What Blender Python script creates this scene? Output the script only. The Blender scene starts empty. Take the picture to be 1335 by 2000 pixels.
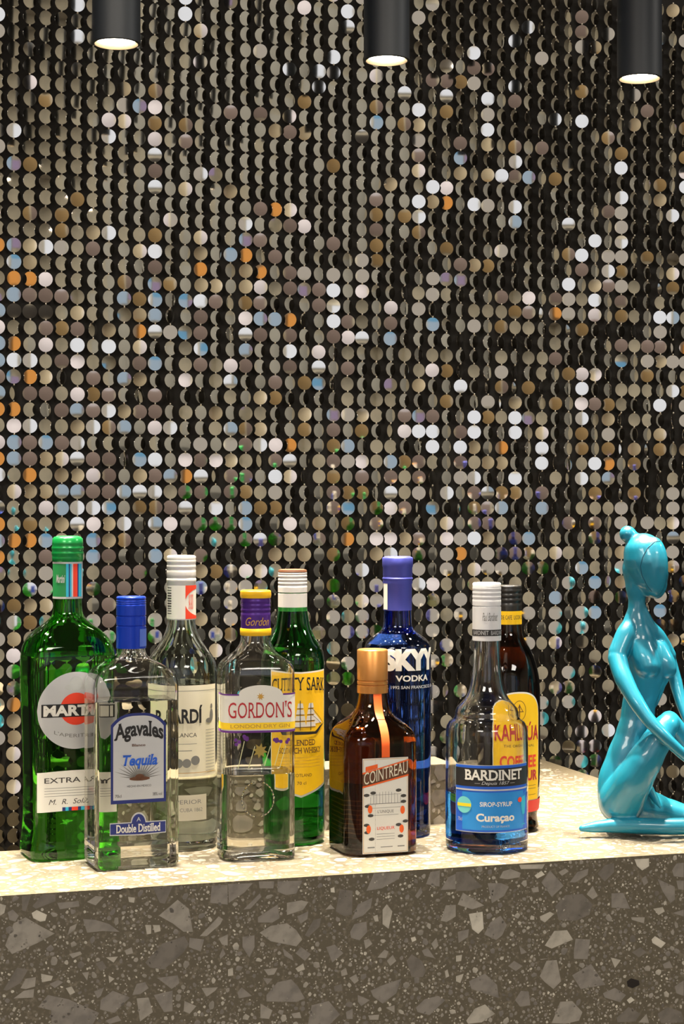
import bpy, bmesh, math, random
import numpy as np
from mathutils import Vector, Matrix, noise
random.seed(7); R = random.Random(11)
sc = bpy.context.scene
C = sc.collection
PI = math.pi
# ------------------------------------------------------------------ camera
F = 3500.0                      # focal length in pixels of the 1335x2000 frame
TOP = 1.05                      # height of the counter top
EYE = TOP + 0.357               # camera height, camera is level
cam = bpy.data.cameras.new('camera'); camo = bpy.data.objects.new('camera', cam); C.objects.link(camo)
cam.sensor_fit = 'VERTICAL'; cam.sensor_height = 36.0; cam.lens = F * 36.0 / 2000.0
cam.clip_start = 0.05; cam.clip_end = 50
camo.location = (0, 0, EYE); camo.rotation_euler = (PI/2, 0, 0)
sc.camera = camo
# ------------------------------------------------------------------ world and light
w = bpy.data.worlds.new('world'); sc.world = w; w.use_nodes = True
w.node_tree.nodes['Background'].inputs[0].default_value = (0.5, 0.48, 0.45, 1)
w.node_tree.nodes['Background'].inputs[1].default_value = 0.05
sc.view_settings.view_transform = 'Standard'; sc.view_settings.look = 'None'
sc.view_settings.exposure = 0.0; sc.view_settings.gamma = 1.0; sc.view_settings.use_curve_mapping = False
sc.cycles.max_bounces = 20; sc.cycles.transmission_bounces = 20; sc.cycles.glossy_bounces = 6
sc.cycles.diffuse_bounces = 3; sc.cycles.transparent_max_bounces = 12
sc.cycles.sample_clamp_indirect = 6.0; sc.cycles.blur_glossy = 0.6
SPOT_POWER = 90.0
DOWN_POWER = 540.0
PEND = [(-0.258-0.312, 2.05-0.10), (-0.258, 2.05), (0.0535, 2.15), (0.3675, 2.215), (0.68, 2.30)]
CEIL = 3.05
def area(name, loc, rot, sx, sy, power, col):
    l = bpy.data.lights.new(name, 'AREA'); l.shape = 'RECTANGLE'; l.size = sx; l.size_y = sy
    l.energy = power; l.color = col
    o = bpy.data.objects.new(name, l); o.location = loc; o.rotation_euler = rot; C.objects.link(o); return o
area('added_fill_light', (-1.4, -1.7, CEIL-0.03), (0, 0, 0), 1.2, 1.2, 92, (1.0, 0.93, 0.84))  # unseen fill light, added to raise the room's brightness
area('added_fill_light', (1.4, -1.7, CEIL-0.03), (0, 0, 0), 1.2, 1.2, 92, (1.0, 0.93, 0.84))  # second added fill, same purpose
area('added_fill_light', (2.75, 1.85, CEIL-0.03), (0, 0, 0), 0.5, 0.4, 34, (1.0, 0.95, 0.88))  # added to brighten the right wall that the discs mirror
# small halogen downlights over the guests' side of the bar
DOWN = [(-0.62, 1.66), (-0.20, 1.79), (0.22, 1.92), (0.64, 2.05), (-0.6, 0.9), (0.0, 1.0), (0.6, 1.1)]
# ------------------------------------------------------------------ helpers
def tag(o, label=None, cat=None, group=None, kind=None):
    if label: o['label'] = label
    if cat: o['category'] = cat
    if group: o['group'] = group
    if kind: o['kind'] = kind
    return o
def empty(name, loc, rz=0.0):
    o = bpy.data.objects.new(name, None); o.empty_display_size = 0.02
    o.location = loc; o.rotation_euler = (0, 0, rz); C.objects.link(o); return o
def mesh(name, verts, faces, mats, parent=None, smooth=True, mi=None, loc=None):
    me = bpy.data.meshes.new(name)
    me.from_pydata([tuple(v) for v in verts], [], [tuple(f) for f in faces])
    if not isinstance(mats, (list, tuple)): mats = [mats]
    for m in mats: me.materials.append(m)
    if mi is not None: me.polygons.foreach_set('material_index', mi)
    me.polygons.foreach_set('use_smooth', [smooth]*len(me.polygons))
    me.update()
    o = bpy.data.objects.new(name, me); C.objects.link(o)
    if parent is not None: o.parent = parent
    if loc is not None: o.location = loc
    return o
def bevel(o, w, seg=2, ang=0.6):
    m = o.modifiers.new('b', 'BEVEL'); m.width = w; m.segments = seg; m.limit_method = 'ANGLE'; m.angle_limit = ang
    return o
def srgb(r, g, b):
    f = lambda c: (c/255/12.92) if c/255 <= 0.04045 else ((c/255+0.055)/1.055)**2.4
    return (f(r), f(g), f(b), 1)
def material(name, col, rough=0.5, metal=0.0, trans=0.0, ior=1.5, coat=0.0, emit=None, es=0.0, bump=None, noise_col=None):
    m = bpy.data.materials.new(name); m.use_nodes = True
    nt = m.node_tree; b = nt.nodes['Principled BSDF']
    b.inputs['Base Color'].default_value = col if len(col) == 4 else (*col, 1)
    b.inputs['Roughness'].default_value = rough; b.inputs['Metallic'].default_value = metal
    b.inputs['Transmission Weight'].default_value = trans; b.inputs['IOR'].default_value = ior
    b.inputs['Coat Weight'].default_value = coat; b.inputs['Coat Roughness'].default_value = 0.05
    if emit is not None:
        b.inputs['Emission Color'].default_value = emit; b.inputs['Emission Strength'].default_value = es
    if bump:
        n = nt.nodes.new('ShaderNodeTexNoise'); n.inputs['Scale'].default_value = bump[0]
        n.inputs['Detail'].default_value = bump[2] if len(bump) > 2 else 2
        bp = nt.nodes.new('ShaderNodeBump'); bp.inputs['Strength'].default_value = bump[1]
        bp.inputs['Distance'].default_value = bump[3] if len(bump) > 3 else 0.001
        tc = nt.nodes.new('ShaderNodeTexCoord')
        nt.links.new(tc.outputs['Object'], n.inputs['Vector'])
        nt.links.new(n.outputs[0], bp.inputs['Height']); nt.links.new(bp.outputs[0], b.inputs['Normal'])
    if noise_col:   # (scale, second colour, lo, hi)
        n = nt.nodes.new('ShaderNodeTexNoise'); n.inputs['Scale'].default_value = noise_col[0]; n.inputs['Detail'].default_value = 5
        r = nt.nodes.new('ShaderNodeValToRGB')
        r.color_ramp.elements[0].position = noise_col[2]; r.color_ramp.elements[1].position = noise_col[3]
        r.color_ramp.elements[0].color = col if len(col) == 4 else (*col, 1); r.color_ramp.elements[1].color = noise_col[1]
        tc = nt.nodes.new('ShaderNodeTexCoord'); nt.links.new(tc.outputs['Object'], n.inputs['Vector'])
        nt.links.new(n.outputs[0], r.inputs[0]); nt.links.new(r.outputs[0], b.inputs['Base Color'])
    return m
def emitter(name, col, s):
    m = bpy.data.materials.new(name); m.use_nodes = True; nt = m.node_tree
    for n in list(nt.nodes): nt.nodes.remove(n)
    e = nt.nodes.new('ShaderNodeEmission'); e.inputs[0].default_value = col; e.inputs[1].default_value = s
    o = nt.nodes.new('ShaderNodeOutputMaterial'); nt.links.new(e.outputs[0], o.inputs[0]); return m
def box(x0, x1, y0, y1, z0, z1):
    v = [(x0,y0,z0),(x1,y0,z0),(x1,y1,z0),(x0,y1,z0),(x0,y0,z1),(x1,y0,z1),(x1,y1,z1),(x0,y1,z1)]
    f = [(0,3,2,1),(4,5,6,7),(0,1,5,4),(1,2,6,5),(2,3,7,6),(3,0,4,7)]
    return v, f
def join(parts):
    V = []; Fc = []
    for v, f in parts:
        n = len(V); V += list(v); Fc += [tuple(i+n for i in q) for q in f]
    return V, Fc
def lathe(prof, seg=48, closed_top=True, closed_bot=True):
    """prof: (radius, z) from bottom to top"""
    V = []; Fc = []
    for r, z in prof:
        for k in range(seg):
            a = 2*PI*k/seg; V.append((r*math.cos(a), r*math.sin(a), z))
    for i in range(len(prof)-1):
        for k in range(seg):
            k2 = (k+1) % seg
            Fc.append((i*seg+k, i*seg+k2, (i+1)*seg+k2, (i+1)*seg+k))
    if closed_bot: Fc.append(tuple(reversed(range(seg))))
    if closed_top: Fc.append(tuple(range((len(prof)-1)*seg, len(prof)*seg)))
    return V, Fc
def edge_split(o, ang=0.7):
    try:
        o.data.set_sharp_from_angle(angle=ang)
    except Exception: pass
    return o
TH = math.radians(17.2)
CT, ST = math.cos(TH), math.sin(TH)
# ------------------------------------------------------------------ room shell
m_black = material('black_backing', srgb(35, 32, 28), 0.9)
m_floor = material('room_floor', srgb(96, 84, 74), 0.6, noise_col=(6, srgb(80, 70, 62), 0.35, 0.65))
m_ceiling = material('ceiling_paint', srgb(176, 170, 158), 0.9)
m_taupe = material('taupe_wall', srgb(206, 198, 176), 0.85, noise_col=(1.3, srgb(188, 182, 164), 0.4, 0.6))
m_grey = material('grey_wall', srgb(150, 148, 140), 0.85)
WALL0 = 2.577                   # depth of the sequin plane at x=0
def wallpt(s, off=0.0, z=0.0):  # s along the wall from its x=0 point; off towards the room
    return (s*CT + off*ST, WALL0 + s*ST - off*CT, z)
def quad_wall(name, p0, p1, z0, z1, m, t=0.1, side=1):
    d = Vector((p1[0]-p0[0], p1[1]-p0[1], 0)).normalized(); n = Vector((-d.y, d.x, 0))*t*side
    v = []
    for z in (z0, z1):
        v += [(p0[0],p0[1],z),(p1[0],p1[1],z),(p1[0]+n.x,p1[1]+n.y,z),(p0[0]+n.x,p0[1]+n.y,z)]
    f = [(0,3,2,1),(4,5,6,7),(0,1,5,4),(1,2,6,5),(2,3,7,6),(3,0,4,7)]
    return tag(mesh(name, v, f, m, smooth=False), kind='structure')
YB = -3.0
bl = wallpt(-4.4, -0.035); br = wallpt(4.4, -0.035)
quad_wall('wall_back', bl, br, 0, CEIL, m_black, 0.1, 1)
quad_wall('wall_left', (bl[0], YB), (bl[0], bl[1]), 0, CEIL, m_grey, 0.1, 1)
quad_wall('wall_right', (br[0], br[1]), (br[0], YB), 0, CEIL, m_taupe, 0.1, 1)
tag(mesh('floor', *box(-4.4, 4.4, YB-0.1, 4.3, -0.1, 0), m_floor, smooth=False), kind='structure')
tag(mesh('ceiling', *box(-4.4, 4.4, YB-0.1, 4.3, CEIL, CEIL+0.1), m_ceiling, smooth=False), kind='structure')
# the wall behind the camera, windows, and tone panels added for the mirrors to pick up
quad_wall('wall_front', (br[0], YB), (bl[0], YB), 0, CEIL, m_taupe, 0.1, 1)
def wallpanel(name, x0, x1, z0, z1, m, t=0.02):
    o = mesh(name, *box(x0, x1, YB, YB+t, z0, z1), m, smooth=False); return tag(o, kind='structure')
def sidepanel(name, y0, y1, z0, z1, m):
    tag(mesh(name, *box(br[0]-.02, br[0], y0, y1, z0, z1), m, smooth=False), kind='structure')
sidepanel('added_tone_7', 1.35, 3.8, 1.25, 2.40, material('stone_grey_panel', srgb(186, 184, 174), .8))  # unseen panel, added to set the tone mirrored by mid-height discs
sidepanel('added_tone_8', 1.35, 3.8, 0.0, 1.25, material('charcoal_panel', srgb(112, 111, 105), .8))  # darker panel added so that the lower discs mirror a dark tone
ZONE = {'W': (0.75, 1.95, 1.25, 2.6), 'B': (2.1, 2.9, 1.25, 2.1), 'C': (2.1, 2.9, 2.1, 2.6),
        'w': (-0.55, 0.6, 1.2, 2.6), 'M': (-1.9, -0.7, 0.1, 1.35), 'S': (-1.9, -0.7, 1.35, 2.9),
        'G': (-3.1, -2.0, 0.3, 1.5), 'T': (-3.1, -2.0, 1.5, 2.9), 'V': (3.0, 3.6, 1.5, 2.1), 'D': (0.6, 3.4, 0.1, 1.0)}
def lit(name, z, col, s):
    x0, x1, z0, z1 = ZONE[z]
    wallpanel(name, x0, x1, z0, z1, emitter(name+'_pane', col, s))
lit('window_1', 'W', srgb(245, 247, 255), 0.95)
lit('window_2', 'B', srgb(186, 206, 226), 0.72)
lit('window_3', 'C', srgb(120, 180, 220), 0.75)
lit('added_cream_glow', 'w', srgb(228, 216, 202), 0.58)  # glowing cream panel added for the discs to mirror, not a real window
lit('added_lilac_glow', 'V', srgb(190, 165, 200), 0.6)  # glowing lilac panel added for the discs to mirror, not a real window
wallpanel('added_tone_1', *ZONE['M'], material('mauve_panel', srgb(134, 119, 114), 0.8))  # this and the next panels are added as tones for turned discs to mirror
wallpanel('added_tone_2', *ZONE['S'], material('silver_panel', srgb(178, 174, 182), 0.7))
wallpanel('added_tone_3', *ZONE['G'], material('olive_panel', srgb(166, 140, 96), 0.7))
wallpanel('added_tone_6', *ZONE['T'], material('sand_panel', srgb(172, 160, 134), 0.8))
wallpanel('added_tone_4', *ZONE['D'], material('dark_panel', srgb(60, 56, 52), 0.8))
for z in ('W', 'B', 'w'):       # frames, one of them round the added cream glow
    x0, x1, z0, z1 = ZONE[z]
    if z == 'B': z1 = 2.6
    p = [box(x0-.05, x0, YB, YB+.05, z0-.05, z1+.05), box(x1, x1+.05, YB, YB+.05, z0-.05, z1+.05),
         box(x0, x1, YB, YB+.05, z0-.05, z0), box(x0, x1, YB, YB+.05, z1, z1+.05)]
    tag(mesh('trim_5', *join(p), m_grey, smooth=False), kind='structure')
LAMPS = [(-3.75, YB+0.45, 1.75)]
m_lampo = emitter('orange_lamp_glow', (1.0, 0.42, 0.10, 1), 0.75)
for lx, ly, lz in LAMPS:
    t = tag(empty('wall_lamp', (lx, ly, lz-0.45)), 'orange glowing drum lamp behind the viewer, seen only in the mirrors', 'lamp')
    mesh('lamp_shade', *lathe([(0.30, 0), (0.34, 0.15), (0.34, 0.75), (0.30, 0.9)], 32), m_lampo, t)
    mesh('base', *join([lathe([(0.12, -1.3), (0.12, -1.27), (0.015, -1.25), (0.015, 0.0)], 16)]), m_black, t)
# ------------------------------------------------------------------ bar counter (terrazzo)
F0 = (-0.3175, 1.666)           # a point of the counter's front top edge
def cpt(s, d, z):               # s along the front edge, d back from it
    return (F0[0] + s*CT - d*ST, F0[1] + s*ST + d*CT, z)
counter = tag(empty('bar_counter', cpt(0.1, 0, 0)), 'speckled grey terrazzo bar counter with stone chips, carrying the bottles and the statuette', 'counter')
m_terr = material('terrazzo_matrix', srgb(99, 92, 77), 0.42, noise_col=(260, srgb(128, 120, 104), 0.52, 0.72))
m_chip = []
for k, c in enumerate([(104,99,90), (124,118,109), (143,137,128), (160,154,143), (186,180,166), (212,206,190)]):
    m_chip.append(material('stone_chip_%d' % k, srgb(*c), 0.35, noise_col=(70, srgb(*[int(x*0.86) for x in c]), 0.42, 0.62)))
m_chipblack = material('stone_chip_black', srgb(42, 38, 36), 0.35)
def rel(v):
    b = counter.location; return [(x-b[0], y-b[1], z-b[2]) for x, y, z in v]
plan = [(-.55,0),(.85,0),(.85,.725),(.525,.725),(.525,.24),(.1,.24),(.1,.222),(-.55,.222)]
n = len(plan)
v = rel([cpt(s, d, 0) for s, d in plan] + [cpt(s, d, TOP) for s, d in plan])
f = [(i, (i+1) % n, n+(i+1) % n, n+i) for i in range(n)]
f += [tuple(range(n, 2*n)), tuple(reversed(range(n)))]
o = mesh('counter_body', v, f, m_terr, counter, smooth=False)
LZ = 0.069
v = rel([cpt(s, d, z) for z in (0.0, TOP+LZ) for s, d in ((.09,.2402),(.54,.2402),(.54,.30),(.09,.30))])
o = mesh('upstand', v, [(0,3,2,1),(4,5,6,7),(0,1,5,4),(1,2,6,5),(2,3,7,6),(3,0,4,7)], m_terr, counter, smooth=False)
bevel(o, 0.0012, 2)
# --- chips seen in the photograph: tile, brightness 0..5, outline
CH = '''
A 3 30,440 80,310 150,275 225,320 320,370 220,425 70,490
A 5 185,250 215,232 275,260 265,295 235,300 195,280
A 3 930,265 1040,172 1105,225 1130,360 1075,360 1010,310
A 1 850,540 950,430 1080,385 1105,430 1075,480 960,580 880,570
A 2 1110,395 1195,405 1175,475 1105,450
A 2 225,800 280,730 400,755 580,835 545,898 420,990 300,960 300,820
A 2 590,760 660,705 760,745 670,835 585,815
A 3 800,750 870,745 895,830 820,885
A 2 900,730 1010,705 1010,825 960,830
A 2 920,630 1040,615 1050,660 1005,695
A 1 190,210 250,140 325,140 325,180 210,225
A 2 335,190 460,180 465,210 350,228
A 1 895,98 1010,95 965,195 935,190
A 2 1240,90 1333,85 1333,200 1230,190
A 3 1170,385 1280,270 1305,285 1290,315 1210,385
A 2 485,285 560,290 640,315 700,360 600,355 510,365
A 2 45,245 75,230 110,265 90,300 55,290
A 4 850,320 885,320 885,370 860,375
A 4 895,320 935,320 940,355 905,365
A 3 120,690 150,635 210,625 205,680 150,695
A 3 80,750 140,705 200,695 195,745
A 1 20,700 100,570 165,580 120,660 40,705
A 2 290,665 340,642 370,655 320,690
A 4 385,690 420,680 440,715 410,730
A 4 240,605 310,620 300,645 245,655
A 2 775,730 800,665 850,655 870,690 820,725
A 3 510,185 560,150 608,155 560,205
A 4 0,195 35,205 25,250 0,265
A 1 128,150 180,150 150,240 130,235
A 3 395,380 410,330 450,312 440,345
A 3 1180,690 1275,685 1260,705 1210,740
A 3 1080,765 1150,795 1110,840 1075,825
A 4 620,510 690,505 665,540
A 3 730,470 770,450 780,485 740,495
A 3 480,600 520,595 510,645
A 4 635,615 670,635 640,660
A 2 550,710 610,685 590,735 570,750
A 2 620,880 690,850 710,880 640,900
A 3 1280,400 1333,375 1333,440 1300,435
A 2 1285,500 1305,455 1320,490 1290,520
A 4 750,155 790,160 785,190 755,185
A 3 405,490 470,475 480,490 425,515
A 1 560,545 600,530 625,570 590,590
B 2 0,140 145,135 95,190 5,250
B 2 180,125 270,125 265,165 185,165
B 2 290,125 435,120 400,195 340,205 290,185
B 2 175,335 290,260 302,340 260,365 175,365
B 3 345,250 430,235 470,245 440,290 345,322
B 3 185,425 250,385 345,370 400,410 435,465 400,505 250,475
B 1 450,440 500,350 545,340 535,390 470,450
B 1 655,170 730,180 725,320 680,328 630,300
B 2 725,350 760,260 845,220 835,280 790,325
B 4 905,290 930,258 962,300 940,402 905,375
B 2 715,420 740,375 810,360 815,420 770,470 720,455
B 2 810,180 855,75 1015,72 1000,110 900,165
B 2 1160,140 1185,70 1240,60 1238,155
B 2 1245,175 1290,100 1333,80 1333,170
B 3 1245,355 1275,265 1333,262 1333,330 1280,362
B 2 1095,210 1130,155 1138,190 1110,225
B 2 575,510 625,495 675,545 610,600
B 2 395,545 430,510 485,550 450,590
B 3 210,640 290,632 270,670 235,675
B 4 395,635 440,605 450,640 410,655
B 2 225,790 290,715 370,698 410,740 450,810 400,830 225,828
B 2 490,850 590,825 655,905 600,958 560,990 465,975
B 2 835,765 900,735 1015,695 985,780 905,840 850,800
B 1 1045,590 1075,552 1135,590 1158,650 1140,685 1075,685
B 2 1100,865 1150,815 1230,795 1272,820 1180,908 1110,890
B 2 55,775 80,745 140,795 65,810
B 2 85,450 155,440 155,510 125,570 85,510
B 3 710,690 750,668 765,705 740,725
B 3 660,650 690,630 700,670 665,680
B 2 760,790 830,820 780,855 760,830
B 1 620,740 665,725 670,765 625,770
B 3 795,470 825,460 845,490 805,520
B 3 875,570 915,525 940,535 925,575
B 3 930,590 965,555 985,590 950,620
B 2 1135,530 1170,515 1212,575 1150,560
B 3 1190,490 1220,455 1232,500 1210,525
B 4 0,640 28,630 30,675 0,680
B 2 205,690 260,695 230,730
B 3 190,840 260,880 240,930 190,925
B 3 370,900 420,890 430,925 385,925
B 3 820,910 885,905 880,935 830,935
B 3 925,865 975,850 975,895
B 3 570,290 600,258 625,285
B 2 405,330 470,300 465,345 425,372
B 2 90,290 185,195 195,215 130,285
B 2 690,890 730,870 730,930 695,930
B 4 850,330 875,320 882,358 860,360
B 5 600,165 622,158 625,190 602,188
B 5 1070,455 1095,448 1103,468 1078,480
B 2 320,515 375,560 385,590 330,560
B 4 1270,650 1285,640 1295,680 1275,690
C 1 0,130 60,125 155,215 80,240 0,240
C 3 10,320 40,250 165,325 95,348
C 5 75,375 155,362 162,460 130,492 95,465
C 2 165,495 200,425 260,385 298,440 270,500 235,528
C 3 255,165 275,125 320,112 380,135 370,160 300,172
C 2 500,190 550,120 630,210 560,275 
C 2 185,195 265,195 310,215 280,270 210,312
C 1 580,330 640,265 740,258 800,320 780,380 700,415 600,410
C 4 520,560 575,475 650,470 685,525 560,578
C 2 690,590 700,520 785,525 770,640 690,638
C 3 490,740 530,650 590,645 615,770 570,815 520,775
C 2 680,735 790,668 875,790 730,815
C 2 75,770 170,725 240,790 250,868 90,815
C 4 60,1000 110,930 170,905 228,960 150,1010 70,1019
C 3 560,1015 610,890 680,885 740,950 720,1000 640,1019
C 2 345,880 380,825 425,830 435,910 375,918
C 2 910,255 980,252 1020,345 910,338
C 2 1180,170 1280,215 1282,290 1255,312 1210,245
C 1 830,140 870,90 925,78 925,130 870,185
C 2 665,190 710,130 775,110 770,145 700,190
C 3 765,260 800,210 830,270 800,290
C 2 1265,120 1290,80 1333,75 1333,160 1275,155
C 5 1145,525 1165,505 1228,545 1200,575 1150,545
C 4 905,630 965,645 930,692
C 4 1155,345 1210,335 1222,360 1185,382
C 3 1025,395 1105,395 1100,430 1030,410
C 4 490,390 550,362 575,375 520,425 495,410
C 5 460,150 500,122 520,145 475,168
C 3 600,130 640,108 660,125 620,152
C 2 860,840 930,808 995,850 960,892 870,865
C 1 940,985 1010,920 1080,960 1050,1005 945,1010
C 1 1180,960 1240,920 1320,950 1330,1010 1200,1015
C 2 1280,800 1333,765 1333,855 1290,840
C 2 305,680 340,650 390,680 350,710
C 2 1210,670 1250,650 1270,690 1220,695
C 3 1070,1010 1115,960 1130,1015
C 2 1085,170 1110,152 1125,190 1100,210
C 4 0,740 45,725 25,780 0,770
C 2 10,480 75,465 70,510 15,545
C 5 1000,880 1025,860 1045,880 1015,900
C 3 490,640 540,635 500,645
C 1 1030,600 1080,570 1115,600 1070,630
C 2 370,560 415,600 380,612
C 2 1290,180 1333,180 1333,235 1300,230
C 3 440,225 480,215 485,245 450,250
C 4 370,88 520,84 505,110 380,112
C 5 1045,55 1130,50 1130,95 1090,120 1060,95
C 6 1000,770 1025,752 1070,765 1075,790 1035,810 1005,800
C 4 0,620 35,615 30,650 0,655
C 2 1270,370 1333,350 1333,390
'''
TILE = {'A': (0, 1700), 'B': (445, 1680), 'C': (890, 1660)}
def px_front(px, py):           # picture point -> (s, height below the top) on the front face
    u = (px - 667.5)/F
    s = (u*F0[1] - F0[0])/(CT - u*ST)
    z = F0[1] + s*ST
    return s, EYE - (py-1000)*z/F
chips = []      # (outline [(s,h)], shade)
for ln in CH.strip().split('\n'):
    q = ln.split(); ox, oy = TILE[q[0]]
    P = [px_front(ox + float(a.split(',')[0])/3, oy + float(a.split(',')[1])/3) for a in q[2:]]
    P = [(s, min(h, TOP-0.0008)) for s, h in P]
    chips.append((P, int(q[1])))
def blob(cx, cy, r, el=None):
    k = R.randint(5, 7); el = el or R.uniform(0.55, 1.0); a0 = R.uniform(0, PI)
    P = []
    for i in range(k):
        a = 2*PI*(i + R.uniform(-.3, .3))/k; rr = r*R.uniform(.78, 1.12)
        x, y = rr*math.cos(a), rr*math.sin(a)*el
        P.append((cx + x*math.cos(a0) - y*math.sin(a0), cy + x*math.sin(a0) + y*math.cos(a0)))
    return P
class Grid:
    def __init__(s): s.g = {}; s.c = 0.012
    def ok(s, x, y, r):
        n = int((r+0.03)/s.c)+1; i, j = int(x//s.c), int(y//s.c)
        for a in range(i-n, i+n+1):
            for b in range(j-n, j+n+1):
                for (X, Y, Q) in s.g.get((a, b), ()):
                    if (X-x)**2+(Y-y)**2 < (Q+r)**2: return False
        return True
    def add(s, x, y, r): s.g.setdefault((int(x//s.c), int(y//s.c)), []).append((x, y, r))
def scatter(g, x0, x1, y0, y1, plan_, inside=lambda x, y: True):
    out = []
    for r, n in plan_:
        for _ in range(n):
            x, y = R.uniform(x0, x1), R.uniform(y0, y1); q = r*R.uniform(.75, 1.25)
            if not inside(x, y): continue
            if g.ok(x, y, q*0.92): g.add(x, y, q*0.9); out.append((blob(x, y, q), R.choice([1,2,2,3,3,4])if q > .002 else R.choice([2,3,3,4,5])))
    return out
g = Grid()
for P, sh in chips:             # rasterise the transcribed chips so that fillers keep clear
    cx = sum(p[0] for p in P)/len(P); cy = sum(p[1] for p in P)/len(P)
    ext = max(math.hypot(p[0]-cx, p[1]-cy) for p in P)
    for p in P:
        for t in (0, .35, .7): g.add(p[0]+(cx-p[0])*t, p[1]+(cy-p[1])*t, 0.0018 if ext < .008 else .0028)
fill = scatter(g, -.06, .75, TOP-.195, TOP-.002, [(.0035, 500), (.0022, 2600), (.0014, 5200), (.0008, 6500)])
g2 = Grid()
fill += [c for c in scatter(g2, -.5, -.07, TOP-.195, TOP-.006, [(.012, 60), (.006, 160), (.003, 700)])]
fill += [c for c in scatter(g2, -.5, .84, .55, TOP-.2, [(.013, 700), (.008, 900), (.004, 1800)])]
PR = 0.00015
def chip_prism(P, to3, nrm):
    k = len(P); a = [to3(s, h, 0) for s, h in P]; b = [to3(s, h, PR) for s, h in P]
    return a+b, [tuple(range(k, 2*k))] + [(i, (i+1) % k, k+(i+1) % k, k+i) for i in range(k)]
def front3(s, h, off): return cpt(s, -off, h)
def ccw(P):
    A = sum(P[i][0]*P[(i+1) % len(P)][1]-P[(i+1) % len(P)][0]*P[i][1] for i in range(len(P)))
    return P if A > 0 else P[::-1]
def area_(P): return abs(sum(P[i][0]*P[(i+1) % len(P)][1]-P[(i+1) % len(P)][0]*P[i][1] for i in range(len(P))))/2
fill.sort(key=lambda c: -area_(c[0]) if (-.06 < c[0][0][0] < .75 and c[0][0][1] > TOP-.195) else 0)
single = chips + fill[:290-len(chips)]
for P, sh in single:
    P = ccw(P)
    v, f = chip_prism(P, front3, None)
    c0 = v[0]; v = [(x-c0[0], y-c0[1], z-c0[2]) for x, y, z in v]
    o = mesh('stone_chip', v, f, m_chipblack if sh == 6 else m_chip[min(sh, 5)], counter, smooth=False,
             loc=(c0[0]-counter.location[0], c0[1]-counter.location[1], c0[2]-counter.location[2]))
V = []; Fc = []; MI = []
def addchip(P, sh, to3):
    global V, Fc
    v, f = chip_prism(ccw(P), to3, None); n = len(V)
    V += v; Fc += [tuple(i+n for i in q) for q in f]; MI.extend([sh]*len(f))
for P, sh in fill[290-len(chips):]: addchip(P, sh, front3)
def intop(x, y):
    return (-.5 < x < .83 and .004 < y < .216) or (.53 < x < .83 and .2 < y < .715)
g3 = Grid()
top = scatter(g3, -.5, .84, .003, .72, [(.012, 900), (.008, 1600), (.005, 4000), (.003, 9000), (.0018, 14000)], intop)
for P, sh in top: addchip(P, sh, lambda s, d, off: cpt(s, d, TOP+off))
g4 = Grid()
for P, sh in scatter(g4, .1, .53, TOP+.002, TOP+LZ-.003, [(.01, 120), (.006, 250), (.003, 900)]): addchip(P, sh, lambda s, h, off: cpt(s, .2402-off, h))
o = mesh('stone_chips', rel(V), Fc, m_chip, counter, smooth=False, mi=MI); tag(o, kind='stuff')

# ------------------------------------------------------------------ pendants
m_pend = material('anthracite_powder_coat', srgb(20, 26, 34), 0.5)
m_rim = material('lamp_rim', srgb(190, 170, 140), 0.35, 0.6)
m_glow = emitter('lamp_glow', (1.0, 0.88, 0.72, 1), 50.0)
PR_ = 0.0275; PB = EYE + 0.535
def pendant(x, y, label, dz=0.0):
    t = tag(empty('pendant_lamp', (x, y, PB+dz)), label, 'lamp', 'cylinder pendants in a row over the bar')
    H = 0.42
    prof = [(PR_*.90, 0.0), (PR_, 0.0008), (PR_, H-.002), (PR_-.002, H), (0.004, H)]
    v, f = lathe(prof, 64, True, False)
    edge_split(mesh('housing', v, f, m_pend, t), .6)
    v, f = lathe([(PR_*.76, 0.0052), (PR_*.80, .0022), (PR_*.90, 0.0)], 64, False, False)
    mesh('reflector', v, [tuple(reversed(q)) for q in f], m_rim, t)
    mesh('bulb_lens', *lathe([(PR_*.77, 0.0040), (PR_*.77, .0060)], 48), m_glow, t)
    mesh('suspension_rod', *lathe([(0.004, H-.001), (0.004, CEIL-PB-dz-.02)], 12), m_pend, t)
    mesh('ceiling_rose', *lathe([(0.045, CEIL-PB-dz-.025), (0.045, CEIL-PB-dz)], 32), m_pend, t)
    l = bpy.data.lights.new('pendant_spot', 'SPOT'); l.energy = SPOT_POWER; l.spot_size = math.radians(66); l.spot_blend = 1.0
    l.color = (1.0, 0.82, 0.58); l.shadow_soft_size = 0.018
    lo = bpy.data.objects.new('spot_light', l); lo.location = (0, 0, -0.006); lo.parent = t; C.objects.link(lo)
pendant(*PEND[1], 'black cylinder pendant lamp at the upper left, lowest cut and nearest of the three')
pendant(*PEND[2], 'black cylinder pendant lamp hanging in the middle above the copper-capped bottle', 0.006)
pendant(*PEND[3], 'black cylinder pendant lamp at the upper right above the turquoise statuette', 0.0)
for k in (0, 4):
    pendant(*PEND[k], 'black cylinder pendant lamp at the %s end of the row, beyond the picture' % ('left' if k == 0 else 'right'))
DOWNL = ['far row leftmost', 'far row second from the left', 'far row third from the left', 'far row rightmost', 'near row leftmost', 'near row middle', 'near row rightmost']
m_down = emitter('downlight_glow', (1.0, 0.9, 0.78, 1), 120.0)
for k, (x, y) in enumerate(DOWN):
    t = tag(empty('downlight', (x, y, CEIL)), 'small recessed halogen downlight in the ceiling before the bar, %s' % DOWNL[k], 'lamp', 'ceiling downlights before the bar')
    mesh('trim_ring', *lathe([(.048, 0.0), (.045, -.006), (.036, -.006)], 24, False, False), m_rim, t)
    mesh('bulb_lens', *lathe([(.034, -.005), (.034, -.001)], 24), m_down, t)

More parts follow.
